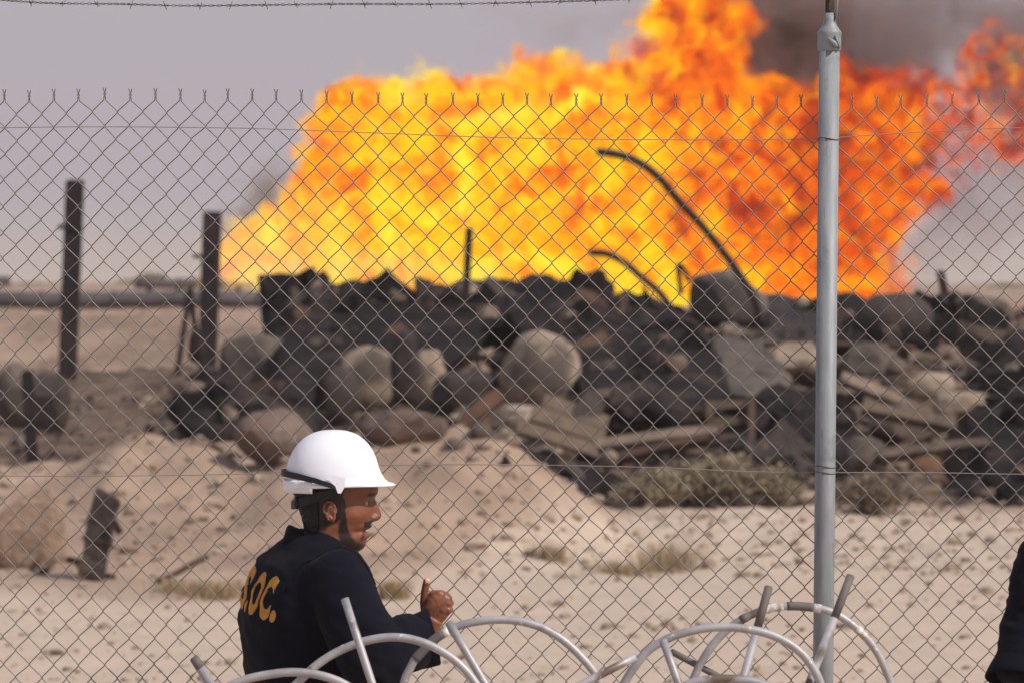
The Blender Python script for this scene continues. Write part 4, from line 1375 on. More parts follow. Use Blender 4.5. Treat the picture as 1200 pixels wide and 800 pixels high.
# --- big boulders and blocks
for a in [
 (298, 474, 88, 82, conc_grey, 'large grey boulder right of the second tall black post', 101, dict()),
 (430, 480, 80, 74, conc_tan, 'round tan boulder above the white helmet', 102, dict(rounded=True)),
 (393, 494, 66, 66, conc_dark, 'dark round boulder leaning against the round tan boulder', 103, dict(rounded=True)),
 (503, 478, 42, 68, conc_tan, 'narrow upright tan boulder right of the bent grey plate', 104, dict(rounded=True)),
 (632, 480, 98, 94, conc_tan, 'largest round tan boulder in the middle of the bank beside the black wreck', 105, dict(rounded=True)),
 (566, 404, 66, 60, conc_tan, 'tan block above and left of the largest round boulder', 106, dict()),
 (547, 484, 84, 48, conc_dark, 'dark low boulder between narrow and largest tan boulders', 107, dict()),
 (322, 547, 100, 68, conc_pink, 'broad pinkish boulder left of the white helmet', 108, dict()),
 (1050, 404, 92, 60, conc_dark, 'sooty rounded boulder on the bank crest right of the galvanised post', 109, dict(rounded=True)),
 (1138, 408, 104, 64, conc_grey, 'wide grey boulder on the crest below the short leaning stub', 110, dict()),
 (1022, 442, 70, 40, conc_grey, 'grey slab like boulder under the sooty crest boulder', 111, dict()),
 (20, 502, 52, 78, conc_grey, 'tall grey boulder at the far left edge behind the thin leaning post', 112, dict()),
 (54, 508, 56, 70, conc_dark, 'rounded dark boulder behind the thin post at the left', 113, dict()),
 (510, 392, 46, 46, conc_grey, 'grey boulder left of the upright black stake', 114, dict()),
 (600, 505, 90, 30, conc_pink, 'flat pinkish slab below the dark low boulder', 115, dict(rounded=False)),
 (470, 520, 110, 40, conc_pink, 'long low pinkish boulder right above the helmet crown', 116, dict()),
 (935, 448, 76, 46, conc_tan, 'tan boulder left of the galvanised post at mid bank', 117, dict()),
 (1090, 470, 64, 34, conc_tan, 'flat tan boulder at mid bank below the wide grey boulder', 118, dict()),
 (1060, 520, 78, 44, conc_pink, 'pinkish boulder right of the galvanised post low in the bank', 119, dict()),
 (1130, 505, 70, 44, conc_tan, 'tan boulder beside the black wreck at right', 120, dict()),
 (1010, 560, 70, 50, conc_grey, 'grey boulder just right of the galvanised post near the bank foot', 121, dict()),
 (1090, 556, 46, 34, orange_mat, 'orange brown lump near the bank foot left of the black wreck', 122, dict()),
 (262, 500, 50, 40, conc_dark, 'sooty stone at the foot of the large grey boulder', 123, dict()),
 (748, 510, 60, 34, conc_tan, 'pale angular block below the black wreck', 124, dict()),
 (905, 470, 50, 36, conc_grey, 'grey block above the black hollow wreck', 125, dict()),
 (1180, 452, 60, 40, conc_dark, 'sooty block at the right edge of the bank', 126, dict()),
 (780, 540, 54, 30, conc_grey, 'grey stone above the green shrub', 127, dict()),
]:
    boulder(*a[:7], **a[7])
b = boulder(34, 664, 88, 92, bank_mat, 'squared block of packed brown earth at the lower left edge', 131, name='earth_block', cat='earth block', deep=.7, boxy=True)
# --- pipes and stakes
def pipe(name, label, cat, pts, r, mat, base_d=None, n=10, d=None):
    P = [W(x, y, d) for x, y in pts]
    v, f = tube(spline(P, 6), r, n)
    o = put(name, v, f, mat, None, True, P[-1])
    return tag(o, label, cat)
pipe('bent_pipe', 'long thick black pipe curving high up across the flames', 'pipe', [(699, 178), (722, 181), (748, 190), (772, 208), (796, 236), (822, 264), (848, 296), (868, 324), (884, 350), (896, 390)], .050, post_dark, d=42.2)
pipe('bent_pipe', 'short curved black pipe below the long one at the flames\' foot', 'pipe', [(690, 296), (712, 298), (732, 308), (752, 325), (772, 342), (790, 365)], .042, post_dark, d=42.4)
pipe('bent_pipe', 'thin brown pipe lying level across the bank behind the post', 'pipe', [(895, 404), (940, 402), (990, 404), (1040, 404), (1072, 408)], .035, rust_mat, d=40.2)
pipe('iron_stub', 'tiny black hooked stub left of the grey concrete block', 'stub', [(808, 330), (800, 314), (795, 312), (796, 326), (798, 345)], .030, post_dark, d=42.4)
def hpost(name, label, cat, top, bot, w, d=None, mat=post_dark, stub=None, extra=None, sink=.3):
    g = hit(*bot) if d is None else W(*bot, d)
    dd = g.y; s = SC(dd)
    a = W(*top, dd); b = Vector((g.x, dd, g.z)); ax = (b - a).normalized(); b = b + ax * sink
    root = thing(name, label, cat, (g.x, dd, g.z))
    W_ = w / s; r = np.random.default_rng(int(top[0]))
    V, F = join(beam_geo(a, b, .10 * W_ + .02, W_ * .9, Vector((1, 0, 0)), 6), *[])
    # flanges facing the camera side and back, web between
    fl1 = beam_geo(a + Vector((0, -W_ * .42, 0)), b + Vector((0, -W_ * .42, 0)), W_, W_ * .14, Vector((0, 1, 0)), 8)
    fl2 = beam_geo(a + Vector((0, W_ * .42, 0)) - ax * .03, b + Vector((0, W_ * .42, 0)), W_ * .97, W_ * .14, Vector((0, 1, 0)), 8)
    for k, (v_, f_) in enumerate((fl1, fl2)):
        put('flange', v_, f_, mat, root, False)
    put('web', V, F, mat, root, False)
    if stub:
        for (x0, y0, x1, y1, th) in stub:
            v_, f_ = beam_geo(W(x0, y0, dd - W_ * .5), W(x1, y1, dd - W_ * .5), th / s, th / s)
            put('bracket', v_, f_, mat, root, False)
    return root
hpost('steel_post', 'tallest black steel post at far left against the pale sky', 'post', (88, 213), (79, 444), 20, stub=[(68, 266, 97, 268, 5)])
hpost('steel_post', 'second tall black post at the left end of the flames', 'post', (249, 250), (243, 430), 21, stub=[(226, 300, 252, 302, 5)])
hpost('steel_stake', 'slender black stake in front of the yellow flames', 'post', (550, 270), (543, 402), 9, d=42.6)
hpost('steel_stake', 'short dark stub leaning on the bank crest at right', 'post', (1102, 320), (1109, 352), 9, d=43.0)
hpost('steel_stake', 'thin dark post leaning beside the left edge boulders', 'post', (32, 437), (39, 556), 13, d=35.8)
v, f = join(beam_geo(W(223, 338, 49.5), W(207, 440, 49.5), .08, .08), beam_geo(W(223, 338, 49.6), W(232, 415, 50.2), .07, .07))
tag(put('steel_brace', v, f, post_dark, None, False, W(207, 440, 49.5)), 'thin leaning black brace just left of the second tall post', 'brace')
heap('dark_scrap', 'small dark scrap hanging between brace and second tall post', 'scrap', [(222, 392), (236, 385), (240, 410), (234, 428), (220, 420)], char_mat, 71, .2, .1, .05, .02, d=49.8)
# tilted stump and buried cables on the sand
g = hit(108, 680)
s = SC(g.y)
stump = thing('timber_stump', 'short leaning charred timber stump sticking out of the sand at lower left', 'stump', tuple(g))
a = W(127, 578, g.y); bb = W(104, 686, g.y)
v, f = beam_geo(a, bb, 30 / s, 26 / s, Vector((0, 1, 0)), 10)
vv = np.array([tuple(p) for p in v]); vv += (np.random.default_rng(3).normal(size=vv.shape)) * .008
vv[:4, 2] += np.array([.03, -.03, -.02, .02])
put('timber', vv, f, mottled('charred_timber', rgb(74, 64, 60), rgb(50, 42, 40), 14.0, .9, 0, .9, .02, .1, rgb(98, 84, 74)), stump, False)
v, f = beam_geo(W(133, 610, g.y - .12), W(141, 625, g.y - .12), .03, .05)
put('iron_hook', v, f, post_dark, stump, False)
def ground_line(name, label, cat, pts, r, mat):
    P = []
    for (x, y) in pts:
        q = hit(x, y); P.append(q + Vector((0, 0, r * .8)))
    P = spline(P, 6)
    P = [Vector((p.x, p.y, max(p.z, Hs(p.x, p.y) + r * .4))) for p in P]
    v, f = tube(P, r, 7)
    return tag(put(name, v, f, mat, None, True, P[0]), label, cat)
ground_line('cable', 'dark twisted cable on the sand running to the timber stump', 'cable', [(-40, 662), (0, 664), (34, 654), (52, 672), (66, 658), (92, 660), (112, 676), (134, 678)], .022, rust_mat)
v, f = tube(spline([hit(184, 684) + Vector((0, 0, .02)), W(205, 672, hit(184, 684).y + .1), W(226, 660, hit(184, 684).y + .2), W(243, 652, hit(184, 684).y + .3)], 5), .022, 7)
tag(put('dry_root', v, f, rust_mat, None, True, hit(184, 684)), 'dry dark root poking out of the sand right of the stump', 'root')
# pipelines on low supports
def pipeline(label, p0, p1, d, r, n=9):
    a, b = W(*p0, d), W(*p1, d + 1.0)
    root = thing('pipeline', label, 'pipeline', ((a.x + b.x) / 2, d, Hs(a.x, d)))
    P = [a.lerp(b, k / 8) + Vector((0, 0, .02 * math.sin(k * 2.1))) for k in range(9)]
    v, f = tube(P, r, 16); put('pipe', v, f, grey_pipe, root)
    for k in range(n):
        p = a.lerp(b, (k + .5) / n)
        v, f = beam_geo(p + Vector((0, 0, -r * .9)), Vector((p.x, p.y, min(Hs(p.x, p.y) - .1, p.z - r - .1))), .18, .25)
        put('support', v, f, conc_dark, root, False)
        v, f = tube([p + (b - a).normalized() * -.04, p + (b - a).normalized() * .04], r * 1.12, 16)
        put('flange_ring', v, f, grey_pipe, root)
pipeline('long thick grey pipeline lying level behind the two tall left posts', (-420, 352), (345, 351), 66.0, .155)
pipeline('thinner grey pipeline farther back above the thick one', (158, 333), (330, 330), 92.0, .13, 5)
pipeline('short piece of far grey pipeline at the left edge', (-300, 328), (12, 329), 96.0, .14, 4)
# --- mid-size debris: separate pieces scattered over the bank
types = [('rubble_stone', conc_tan), ('rubble_stone', conc_pink), ('rubble_stone', brown_mix), ('rubble_stone', conc_grey), ('rubble_stone', conc_dark), ('metal_scrap', char_mat2), ('metal_scrap', char_mat), ('metal_scrap', rust_mat), ('debris_board', wood_mat), ('debris_board', brown_mix)]
bases = {}
for ti, (nm, m) in enumerate(types):
    for vv_ in range(3):
        if nm == 'rubble_stone':
            v, f = rock(900 + ti * 7 + vv_, 2, 9, .6, .12, .8)
        elif nm == 'metal_scrap':
            v, f = rock(700 + ti * 7 + vv_, 3, 7, .5, .35, .6); v = v * np.array([1, .5, .35])
            v = v + (fbm(v[:, 0] * 3, v[:, 1] * 3, v[:, 2] * 3, 3, vv_)[:, None] - .5) * .5
        else:
            v, f = beam_geo(Vector((-1, 0, 0)), Vector((1, 0, 0)), .22, .07, Vector((0, 0, 1)), 4, .05)
            v = np.array([tuple(p) for p in v])
        me = mesh(nm, v, f, m, nm == 'rubble_stone')
        bases[(ti, vv_)] = me
MARKS = [(85, 330, 'the tallest black post'), (246, 340, 'the second tall black post'), (298, 432, 'the large grey boulder'), (430, 442, 'the round tan boulder'), (393, 460, 'the dark leaning boulder'), (503, 442, 'the narrow upright boulder'), (632, 430, 'the largest round boulder'), (566, 372, 'the upper tan block'), (547, 460, 'the dark low boulder'), (322, 512, 'the broad pinkish boulder'),
         (1050, 372, 'the sooty crest boulder'), (1138, 375, 'the wide grey crest boulder'), (1022, 422, 'the grey slab boulder'), (740, 420, 'the central black wreck'), (855, 350, 'the grey concrete block'), (660, 500, 'the three tan boards'), (855, 493, 'the crate frame'), (768, 570, 'the low shrub'), (838, 560, 'the widest shrub'), (908, 572, 'the olive shrub'), (1020, 575, 'the brown green shrub'),
         (935, 425, 'the tan mid bank boulder'), (1130, 483, 'the right tan boulder'), (1060, 498, 'the low pinkish boulder'), (1090, 540, 'the orange brown lump'), (970, 450, 'the fence post'), (1190, 500, 'the black wreck at right'), (940, 500, 'the black hollow wreck'), (470, 500, 'the helmet boulder'), (118, 630, 'the timber stump'), (785, 650, 'the largest straw tuft'), (458, 690, 'the fist tuft'), (394, 530, 'the white helmet'), (644, 645, 'the small dry tuft'), (215, 668, 'the dark root'), (34, 610, 'the earth block'), (725, 665, 'the thin straw tuft'), (600, 560, 'the middle berm'), (1100, 650, 'the right hand sand'), (240, 590, 'the left berm')]
def to_px(p):
    c_, s_ = math.cos(PITCH), math.sin(PITCH)
    z_ = p[2] - CAMZ
    dd_ = p[1] * c_ - z_ * s_; uu_ = p[1] * s_ + z_ * c_
    return 600 + p[0] / dd_ * FPX, 400 - uu_ / dd_ * FPX
def where(p):
    px, py = to_px(p)
    m = min(MARKS, key=lambda q: (q[0] - px) ** 2 + (q[1] - py) ** 2)
    dx, dy = px - m[0], py - m[1]
    h = 'left' if dx < 0 else 'right'; v_ = 'above' if dy < 0 else 'below'
    dist = 'close ' if math.hypot(dx, dy) < 32 else ''
    if abs(dx) > 2.2 * abs(dy): w_ = (dist + 'to the ' + h + ' of ') if dist else (h + ' of ')
    elif abs(dy) > 2.2 * abs(dx): w_ = (dist and 'close ') + v_ + ' '
    else: w_ = (dist and 'close ') + v_ + ' ' + h + ' of '
    return w_ + m[2]
LBL = {'rubble_stone': ('broken stone', 'rubble', 'stones of the rubble bank'),
       'metal_scrap': ('bent metal scrap', 'scrap metal', 'metal scraps of the rubble bank'),
       'debris_board': ('loose board', 'board', 'boards of the rubble bank')}
R_ = random.Random(5)
k = 0
while k < 270:
    px = R_.uniform(215, 1290); py = R_.uniform(352, 592)
    if px < 520 and py > 548: continue
    if px < 320 and py < 445: continue
    if 520 < px < 725 and py > 525 + (px - 520) * .33: continue
    if px > 560 and R_.random() < .25 and py < 430: continue
    g = hit(px, py)
    if g.y > 46: continue
    ti = R_.choices(range(10), [3, 3, 5, 3, 2, 3, 2, 2, 3, 3])[0]
    if px > 850 and R_.random() < .45: ti = R_.choice([2, 8, 9, 0, 7])
    nm, m = types[ti]
    sz = R_.uniform(7, 21) * (1 if nm != 'debris_board' else 1.9) / SC(g.y)
    o = link(nm, bases[(ti, R_.randrange(3))])
    o.location = (g.x, g.y, g.z + sz * .12)
    o.rotation_euler = (R_.uniform(-.4, .4), R_.uniform(-.5, .5), R_.uniform(0, 6.28) if nm != 'debris_board' else R_.gauss(0, .5))
    o.scale = (sz * R_.uniform(.8, 1.3), sz * R_.uniform(.6, 1.1), sz * R_.uniform(.45, .85) if nm == 'rubble_stone' else sz)
    l, c_, g_ = LBL[nm]
    colr = {'sandy_concrete': 'tan ', 'pinkish_rubble': 'pinkish ', 'brown_debris': 'dark brown ', 'grey_concrete': 'grey ', 'sooty_concrete': 'sooty ', 'sooty_plate': 'sooty ', 'charred_steel': 'black ', 'dark_rust': 'rusty ', 'sun_bleached_board': 'bleached '}[m.name]
    size_ = 'small ' if sz * SC(g.y) < 13 else ('middling ' if sz * SC(g.y) < 20 else 'larger ')
    tag(o, size_ + colr + l.replace('broken ', '').replace('loose ', '') + ' ' + where((g.x, g.y, g.z)), c_, g_)
    k += 1
# torn dark plates and beams heaped over the wrecks
pb = []
for q in range(7):
    r = np.random.default_rng(1200 + q)
    bm = bmesh.new(); bmesh.ops.create_cube(bm, size=2.0)
    bmesh.ops.subdivide_edges(bm, edges=bm.edges[:], cuts=2, use_grid_fill=True)
    vq = np.array([v_.co[:] for v_ in bm.verts]); fq = [tuple(v_.index for v_ in f_.verts) for f_ in bm.faces]; bm.free()
    vq = vq * np.array([1, r.uniform(.25, .8), r.uniform(.06, .16)])
    bend = r.uniform(-.5, .5)
    vq[:, 2] += bend * vq[:, 0] ** 2 + r.uniform(-.3, .3) * vq[:, 0] * vq[:, 1]
    vq += r.normal(size=vq.shape) * np.array([.10, .10, .03])
    pb.append((vq, fq))
pmesh = {(q, m.name): mesh('torn_plate', *pb[q], m, False) for q in range(7) for m in (char_mat, char_mat2, rust_mat, conc_dark)}
ZONES = [(330, 590, 338, 400, 34), (640, 840, 345, 480, 26), (215, 350, 450, 505, 12), (880, 1000, 470, 545, 14), (1130, 1250, 410, 585, 22), (905, 1200, 348, 400, 20), (560, 740, 530, 585, 12)]
for (xa, xb, ya, yb, cnt) in ZONES:
    for q in range(cnt):
        px, py = R_.uniform(xa, xb), ya + (yb - ya) * R_.random() ** 1.15
        if xa == 640 and (px < 640 + (py - 345) * .3 or px > 760 + (py - 345) * .9): px = 700 + R_.uniform(-30, 60) + (py - 345) * .3
        m = R_.choices([char_mat, char_mat2, rust_mat, conc_dark], [5, 3, 1, 2])[0]
        dd = DP(py) - R_.uniform(.15, .45)
        p = W(px, py, dd)
        if q % 8 == 0:
            mi_ = R_.choice([0, 1, 2, 2, 3, 4]); o = link('rubble_stone', bases[(mi_, R_.randrange(3))]); o.location = p
            sz = R_.uniform(7, 17) / SC(dd); o.rotation_euler = (R_.uniform(-1, 1), R_.uniform(-1, 1), R_.uniform(0, 6.28)); o.scale = (sz * 1.2, sz, sz * .8)
            tag(o, ('small ' if sz * SC(dd) < 12 else 'larger ') + ['tan', 'pinkish', 'brown', 'grey', 'sooty'][mi_] + ' stone on the wreckage ' + where(p), 'rubble', 'stones on the wrecks')
            continue
        o = link('torn_plate', pmesh[(R_.randrange(7), m.name)]); o.location = p
        o.rotation_euler = (R_.uniform(.2, 1.5), R_.gauss(0, .5), R_.gauss(0, .7))
        sz = R_.uniform(12, 32) / SC(dd)
        o.scale = (sz, sz, sz)
        wd = {'charred_steel': 'black', 'sooty_plate': 'sooty', 'dark_rust': 'rusty', 'sooty_concrete': 'ashen'}[m.name]
        tag(o, ('small ' if sz * SC(dd) < 14 else 'larger ') + wd + ' torn plate ' + where(p), 'scrap metal', 'torn plates on the wrecks')
# named boards and a crate frame
def board(p0, p1, w, th, d, mat, label, d1=None):
    v, f = beam_geo(W(*p0, d), W(*p1, d1 or d), w, th, Vector((0, -.6, .8)), 5, .01)
    return tag(put('board', v, f, mat, None, False, W(*p0, d)), label, 'board')
board((636, 470), (712, 497), .22, .05, 37.3, wood_mat, 'topmost of three tan boards below the largest round boulder')
board((622, 484), (708, 514), .24, .05, 36.9, wood_mat, 'middle of three tan boards below the largest round boulder')
board((606, 500), (704, 531), .20, .05, 36.5, wood_mat, 'lowest of three tan boards below the largest round boulder')
board((544, 496), (588, 462), .20, .07, 37.4, orange_mat, 'orange brown board leaning up between two boulders')
board((700, 523), (842, 505), .14, .10, 36.2, brown_mix, 'long brown beam lying above the green shrub')
board((716, 540), (830, 514), .10, .10, 36.0, rust_mat, 'thin rusty beam right above the green shrub')
board((985, 442), (1075, 482), .16, .08, 38.0, brown_mix, 'brown beam slanting down right beside the galvanised post')
board((1010, 478), (1120, 500), .16, .10, 36.8, wood_mat, 'bleached beam at mid bank right of the galvanised post')
board((1030, 535), (1160, 520), .12, .10, 35.6, brown_mix, 'brown beam low in the bank toward the right edge')
board((700, 468), (760, 462), .20, .12, 37.9, wood_mat, 'short pale board just under the black wreck')
crate = thing('crate_frame', 'small open wooden crate frame in the bank above the green shrub', 'crate', tuple(W(855, 515, 36.6)))
for (p0, p1) in (((832, 474), (880, 472)), ((833, 494), (882, 491)), ((833, 513), (882, 510))):
    for dd in (36.5, 36.95):
        v, f = beam_geo(W(*p0, dd), W(*p1, dd), .05, .08); put('slat', v, f, wood_mat, crate, False)
for (x, y0, y1) in ((832, 470, 517), (881, 468, 514)):
    for dd in (36.44, 37.0):
        v, f = beam_geo(W(x, y0, dd), W(x, y1, dd), .07, .05); put('corner_post', v, f, wood_mat, crate, False)
# fine rubble, too many to count
def scatter_mesh(name, pts, sizes, mats, seed, flat=.6):
    r = np.random.default_rng(seed)
    base, bfc = ico(1)
    n = len(pts); nb = len(base)
    V = np.zeros((n, nb, 3)); 
    jit = 1 + r.uniform(-.3, .3, size=(n, nb, 1))
    sc = r.uniform(.6, 1.2, size=(n, 1, 3)) * np.array([1, 1, flat])
    V = base[None] * jit * sc * sizes[:, None, None]
    an = r.uniform(0, 6.28, n); c, s_ = np.cos(an)[:, None], np.sin(an)[:, None]
    X = V[..., 0] * c - V[..., 1] * s_; Y = V[..., 0] * s_ + V[..., 1] * c
    V = np.stack([X, Y, V[..., 2]], -1) + pts[:, None, :]
    F = (np.array(bfc)[None] + (np.arange(n) * nb)[:, None, None]).reshape(-1, 3)
    me = bpy.data.meshes.new(name)
    me.from_pydata(V.reshape(-1, 3).tolist(), [], F.tolist())
    for m in mats: me.materials.append(m)
    mi = np.repeat(r.integers(0, len(mats), n), len(bfc)).astype(np.int32)
    me.polygons.foreach_set('material_index', mi)
    me.update()
    o = link(name, me); o['kind'] = 'stuff'
    return o
n = 5200
ax_ = rng.uniform(-6.4, 8.5, n); ay_ = rng.uniform(33.6, 46, n)
rk = rocky(ax_, ay_) > .4
hh = H(ax_, ay_)
up_ = np.interp(ax_, _mx, _mh) > .2
sel = rk & (up_ | (rng.random(n) < .22))
ax_, ay_ = ax_[sel], ay_[sel]; hh = hh[sel]
sz = rng.gamma(2.2, .022, len(ax_)) + .02
o = scatter_mesh('fine_rubble', np.stack([ax_, ay_, hh + sz * .15], 1), sz, [conc_tan, conc_grey, brown_mix, conc_dark, rust_mat, char_mat2, brown_mix], 3)
o['label'] = 'countless small brown and grey rubble bits covering the bank'
# stones on the sand
n = 9000
ax_ = rng.uniform(-6.5, 6.5, n); ay_ = 14 + 20 * rng.random(n)
cl = fbm(ax_ * .7, ay_ * .7, 0, 3, 44); keep = (rng.random(n) < sm(.4, .75, cl) * .55 + .05 + .45 * (ay_ > 26)) & (rocky(ax_, ay_) < .4)
ax_, ay_ = ax_[keep], ay_[keep]
sz = rng.gamma(1.6, .0075, len(ax_)) + .006
sz = sz * (1 + .5 * (ay_ > 26))
o = scatter_mesh('gravel', np.stack([ax_, ay_, H(ax_, ay_) + sz * .2], 1), sz, [stone_mat, stone_mat, stone_dark, bank_mat, stone_mat], 4)
o['label'] = 'fine pale gravel strewn over the sand'
sb = [mesh('stone', *rock(300 + q, 2, 8, .6, .12, .85), [stone_mat, stone_mat, stone_dark][q % 3], True) for q in range(6)]
def lone_stone(x, y, r_, lab, grp, q):
    o = link('stone', sb[q % 6]); o.location = (x, y, Hs(x, y) + r_ * .15)
    o.rotation_euler = (R_.uniform(-.3, .3), R_.uniform(-.3, .3), R_.uniform(0, 6.28)); o.scale = (r_ * R_.uniform(.8, 1.3), r_, r_ * R_.uniform(.5, .8))
    tag(o, ('flat ' if o.scale.z < r_ * .62 else 'blocky ') + lab + ' ' + where((x, y, Hs(x, y))), 'stone', grp)
for q in range(64):
    x = R_.uniform(-5.0, .6); y = R_.uniform(26.8, 31.4)
    lone_stone(x, y, R_.uniform(.03, .08), ('brown' if q % 3 == 2 else 'pale') + ' stone on the berm', 'stones on the sand berm', q)
for q in range(55):
    y = R_.uniform(18, 31); x = R_.uniform(-.155, .155) * y
    if x < 1 and y > 26.5: continue
    lone_stone(x, y, R_.uniform(.022, .05), ('brown' if q % 3 == 2 else 'pale') + ' stone on the flat sand', 'stones on the flat sand', q)
# --- shrubs and dry grass
def leafmat(name, c1, c2):
    t = NT(name)
    P = t.wpos()
    c = t.mix(t.maprange(t.noise(P, 6.0, 3.0), .35, .65), c1, c2)
    return t.finish(c, .8, 0, None, spec=.2)
shrub_mat = leafmat('grey_green_leaf', rgb(158, 144, 116), rgb(130, 118, 96))
twig_mat = leafmat('dry_twig', rgb(128, 108, 84), rgb(96, 80, 64))
straw_mat = leafmat('dry_grass', rgb(176, 152, 116), rgb(146, 124, 94))
def shrub(px, bot, w, h, label, seed, n=2600, mat=shrub_mat, leaf=.048, name='shrub'):
    g = hit(px, bot); s = SC(g.y); r = np.random.default_rng(seed)
    rw, rh = w / 2 / s, h / s
    root = thing(name, label, 'shrub', tuple(g))
    # stems
    tubes = []
    tips = []
    for k in range(46):
        a = r.uniform(0, 6.28); e_ = r.uniform(.15, 1.0)
        tip = g + Vector((math.cos(a) * rw * e_, math.sin(a) * rw * .7 * e_, rh * (1 - .55 * e_ ** 2) * r.uniform(.75, 1.05)))
        mid = g.lerp(tip, .5) + Vector((r.normal() * .04, r.normal() * .04, rh * .14))
        P = spline([g + Vector((r.normal() * .05, r.normal() * .05, -.03)), mid, tip], 4)
        tubes.append(tube(P, list(np.linspace(.010, .004, len(P))), 4))
        tips.append(P)
    v, f = join(*tubes); put('stems', v, f, twig_mat, root)
    V, F = [], []
    for k in range(n):
        P = tips[r.integers(0, len(tips))]
        p = P[min(len(P) - 1, int(len(P) * (r.random() ** .6)))] + Vector(r.normal(size=3) * .055)
        d_ = Vector(r.normal(size=3)).normalized(); q = d_.cross(Vector(r.normal(size=3))).normalized()
        L_ = leaf * r.uniform(.6, 1.6)
        b_ = len(V)
        V += [p - q * L_ * .22, p + d_ * L_ * .5, p + q * L_ * .22, p - d_ * L_ * .5]
        F.append((b_, b_ + 1, b_ + 2, b_ + 3))
    put('foliage', V, F, mat, root, False)
    return root
shrub(768, 594, 96, 36, 'low grey green shrub left of the bigger one at the bank foot', 1)
shrub(838, 592, 140, 54, 'widest grey green shrub at the foot of the rubble bank', 2, 4200)
shrub(908, 592, 70, 40, 'small olive shrub between the widest shrub and the galvanised post', 3, 1500)
shrub(1020, 602, 100, 42, 'dull brown green shrub just right of the galvanised post', 4, 2400, leafmat('brown_green_leaf', rgb(140, 122, 102), rgb(112, 98, 82)))
def tuft(px, bot, w, h, label, seed, n=420):
    g = hit(px, bot); s = SC(g.y); r = np.random.default_rng(seed)
    V, F = [], []
    for k in range(n):
        x = g.x + r.normal() * w / 4 / s; y = g.y + r.normal() * w / 4 / s
        b_ = Vector((x, y, Hs(x, y) - .005)); a = r.uniform(0, 6.28); l = h / s * r.uniform(.4, 1.1)
        t1 = b_ + Vector((math.cos(a) * l * .25, math.sin(a) * l * .25, l * .6)); t2 = t1 + Vector((math.cos(a) * l * .4, math.sin(a) * l * .4, l * .25))
        w_ = Vector((-math.sin(a), math.cos(a), 0)) * .0035
        i = len(V)
        V += [b_ - w_, b_ + w_, t1 + w_ * .8, t1 - w_ * .8, t2]
        F += [(i, i + 1, i + 2, i + 3), (i + 3, i + 2, i + 4)]
    tag(put('grass_tuft', V, F, straw_mat, None, False, tuple(g)), label, 'grass')['kind'] = 'stuff'
tuft(785, 668, 80, 44, 'largest dry straw tuft on the sand below the shrubs', 11, 260)
tuft(725, 672, 60, 22, 'low thin straw tuft left of the largest one', 12, 260)
tuft(644, 656, 46, 26, 'small dry tuft on the sand right of the man', 13, 240)
tuft(458, 702, 44, 30, 'dry tuft of grass between the man\'s chin and his fist', 14, 300)
tuft(250, 700, 90, 26, 'flat dry grass tuft left of the man\'s shoulder', 15, 380)
tuft(205, 692, 60, 20, 'sparse dry grass near the dark root', 16, 200)
for i, (px, w, h, lab) in enumerate([(178, 36, 17, 'tiny far tree blurred on the horizon between the two tall posts'), (150, 30, 10, 'lowest of the tiny far bushes near the horizon left of the pipelines'), (40, 60, 8, 'far low bush on the horizon left of the tallest post'), (1180, 46, 11, 'far low bush on the horizon at the right edge')]):
    d = 190.0; s = SC(d); gz = Hs((px - 600) / FPX * d, d)
    g = Vector(((px - 600) / FPX * d, d, gz)); r = np.random.default_rng(60 + i)
    root = thing('far_tree', lab, 'tree', tuple(g))
    v, f = tube([g - Vector((0, 0, .2)), g + Vector((0, 0, h / s * .6))], [.12, .06], 6); put('trunk', v, f, twig_mat, root)
    V, F = [], []
    for k in range(700):
        a = r.normal(size=3); a /= np.linalg.norm(a); q_ = r.random() ** .4
        p = g + Vector((a[0] * w / 2 / s * q_, a[1] * w / 2 / s * q_, h / s * (.6 + .45 * a[2] * q_)))
        d_ = Vector(r.normal(size=3)).normalized() * .14; e_ = d_.cross(Vector(r.normal(size=3))).normalized() * .09
        b_ = len(V); V += [p - e_, p + d_, p + e_, p - d_]; F.append((b_, b_ + 1, b_ + 2, b_ + 3))
    put('crown', V, F, shrub_mat, root, False)
# ------------------------------------------------------------------ flames and smoke: real volumes with depth
FIRE_D = 75.0
def fE(cx, cy, rx, ry, rd=1.9, d=FIRE_D):
    s = SC(d)
    c = W(cx, cy, d)
    return (c, Vector((rx / s, rd, ry / s)))
def hull(name, ells, grow, voxel, mat, parent=None):
    V, F = [], []
    parts = []
    for c, r in ells:
        bm = bmesh.new(); bmesh.ops.create_icosphere(bm, subdivisions=3, radius=1.0)
        vs = [c + Vector((v.co.x * r.x, v.co.y * r.y, v.co.z * r.z)) * 1.0 + Vector((v.co.x, v.co.y, v.co.z)) * grow for v in bm.verts]
        parts.append((vs, [tuple(v.index for v in f.verts) for f in bm.faces])); bm.free()
    V, F = join(*parts)
    v, f = remeshed(V, F, voxel, 2)
    v = v + normals(v, f) * ((fbm(v[:, 0] * .8, v[:, 1] * .8, v[:, 2] * .8, 3, 5) - .5) * grow)[:, None]
    return v, f
def field(t, P, ells):
    """1 at the centre of a lobe, 0 on its surface, smooth union of all lobes"""
    F = None
    for c, r in ells:
        q = t.vmath('DIVIDE', t.vmath('SUBTRACT', P, tuple(c)), tuple(r))
        l = t.math('SUBTRACT', 1.0, t.vmath('LENGTH', q))
        l = t.math('MULTIPLY', l, min(r.x, r.z))
        F = l if F is None else t.math('SMOOTH_MAX', F, l, 0.25)
    return F
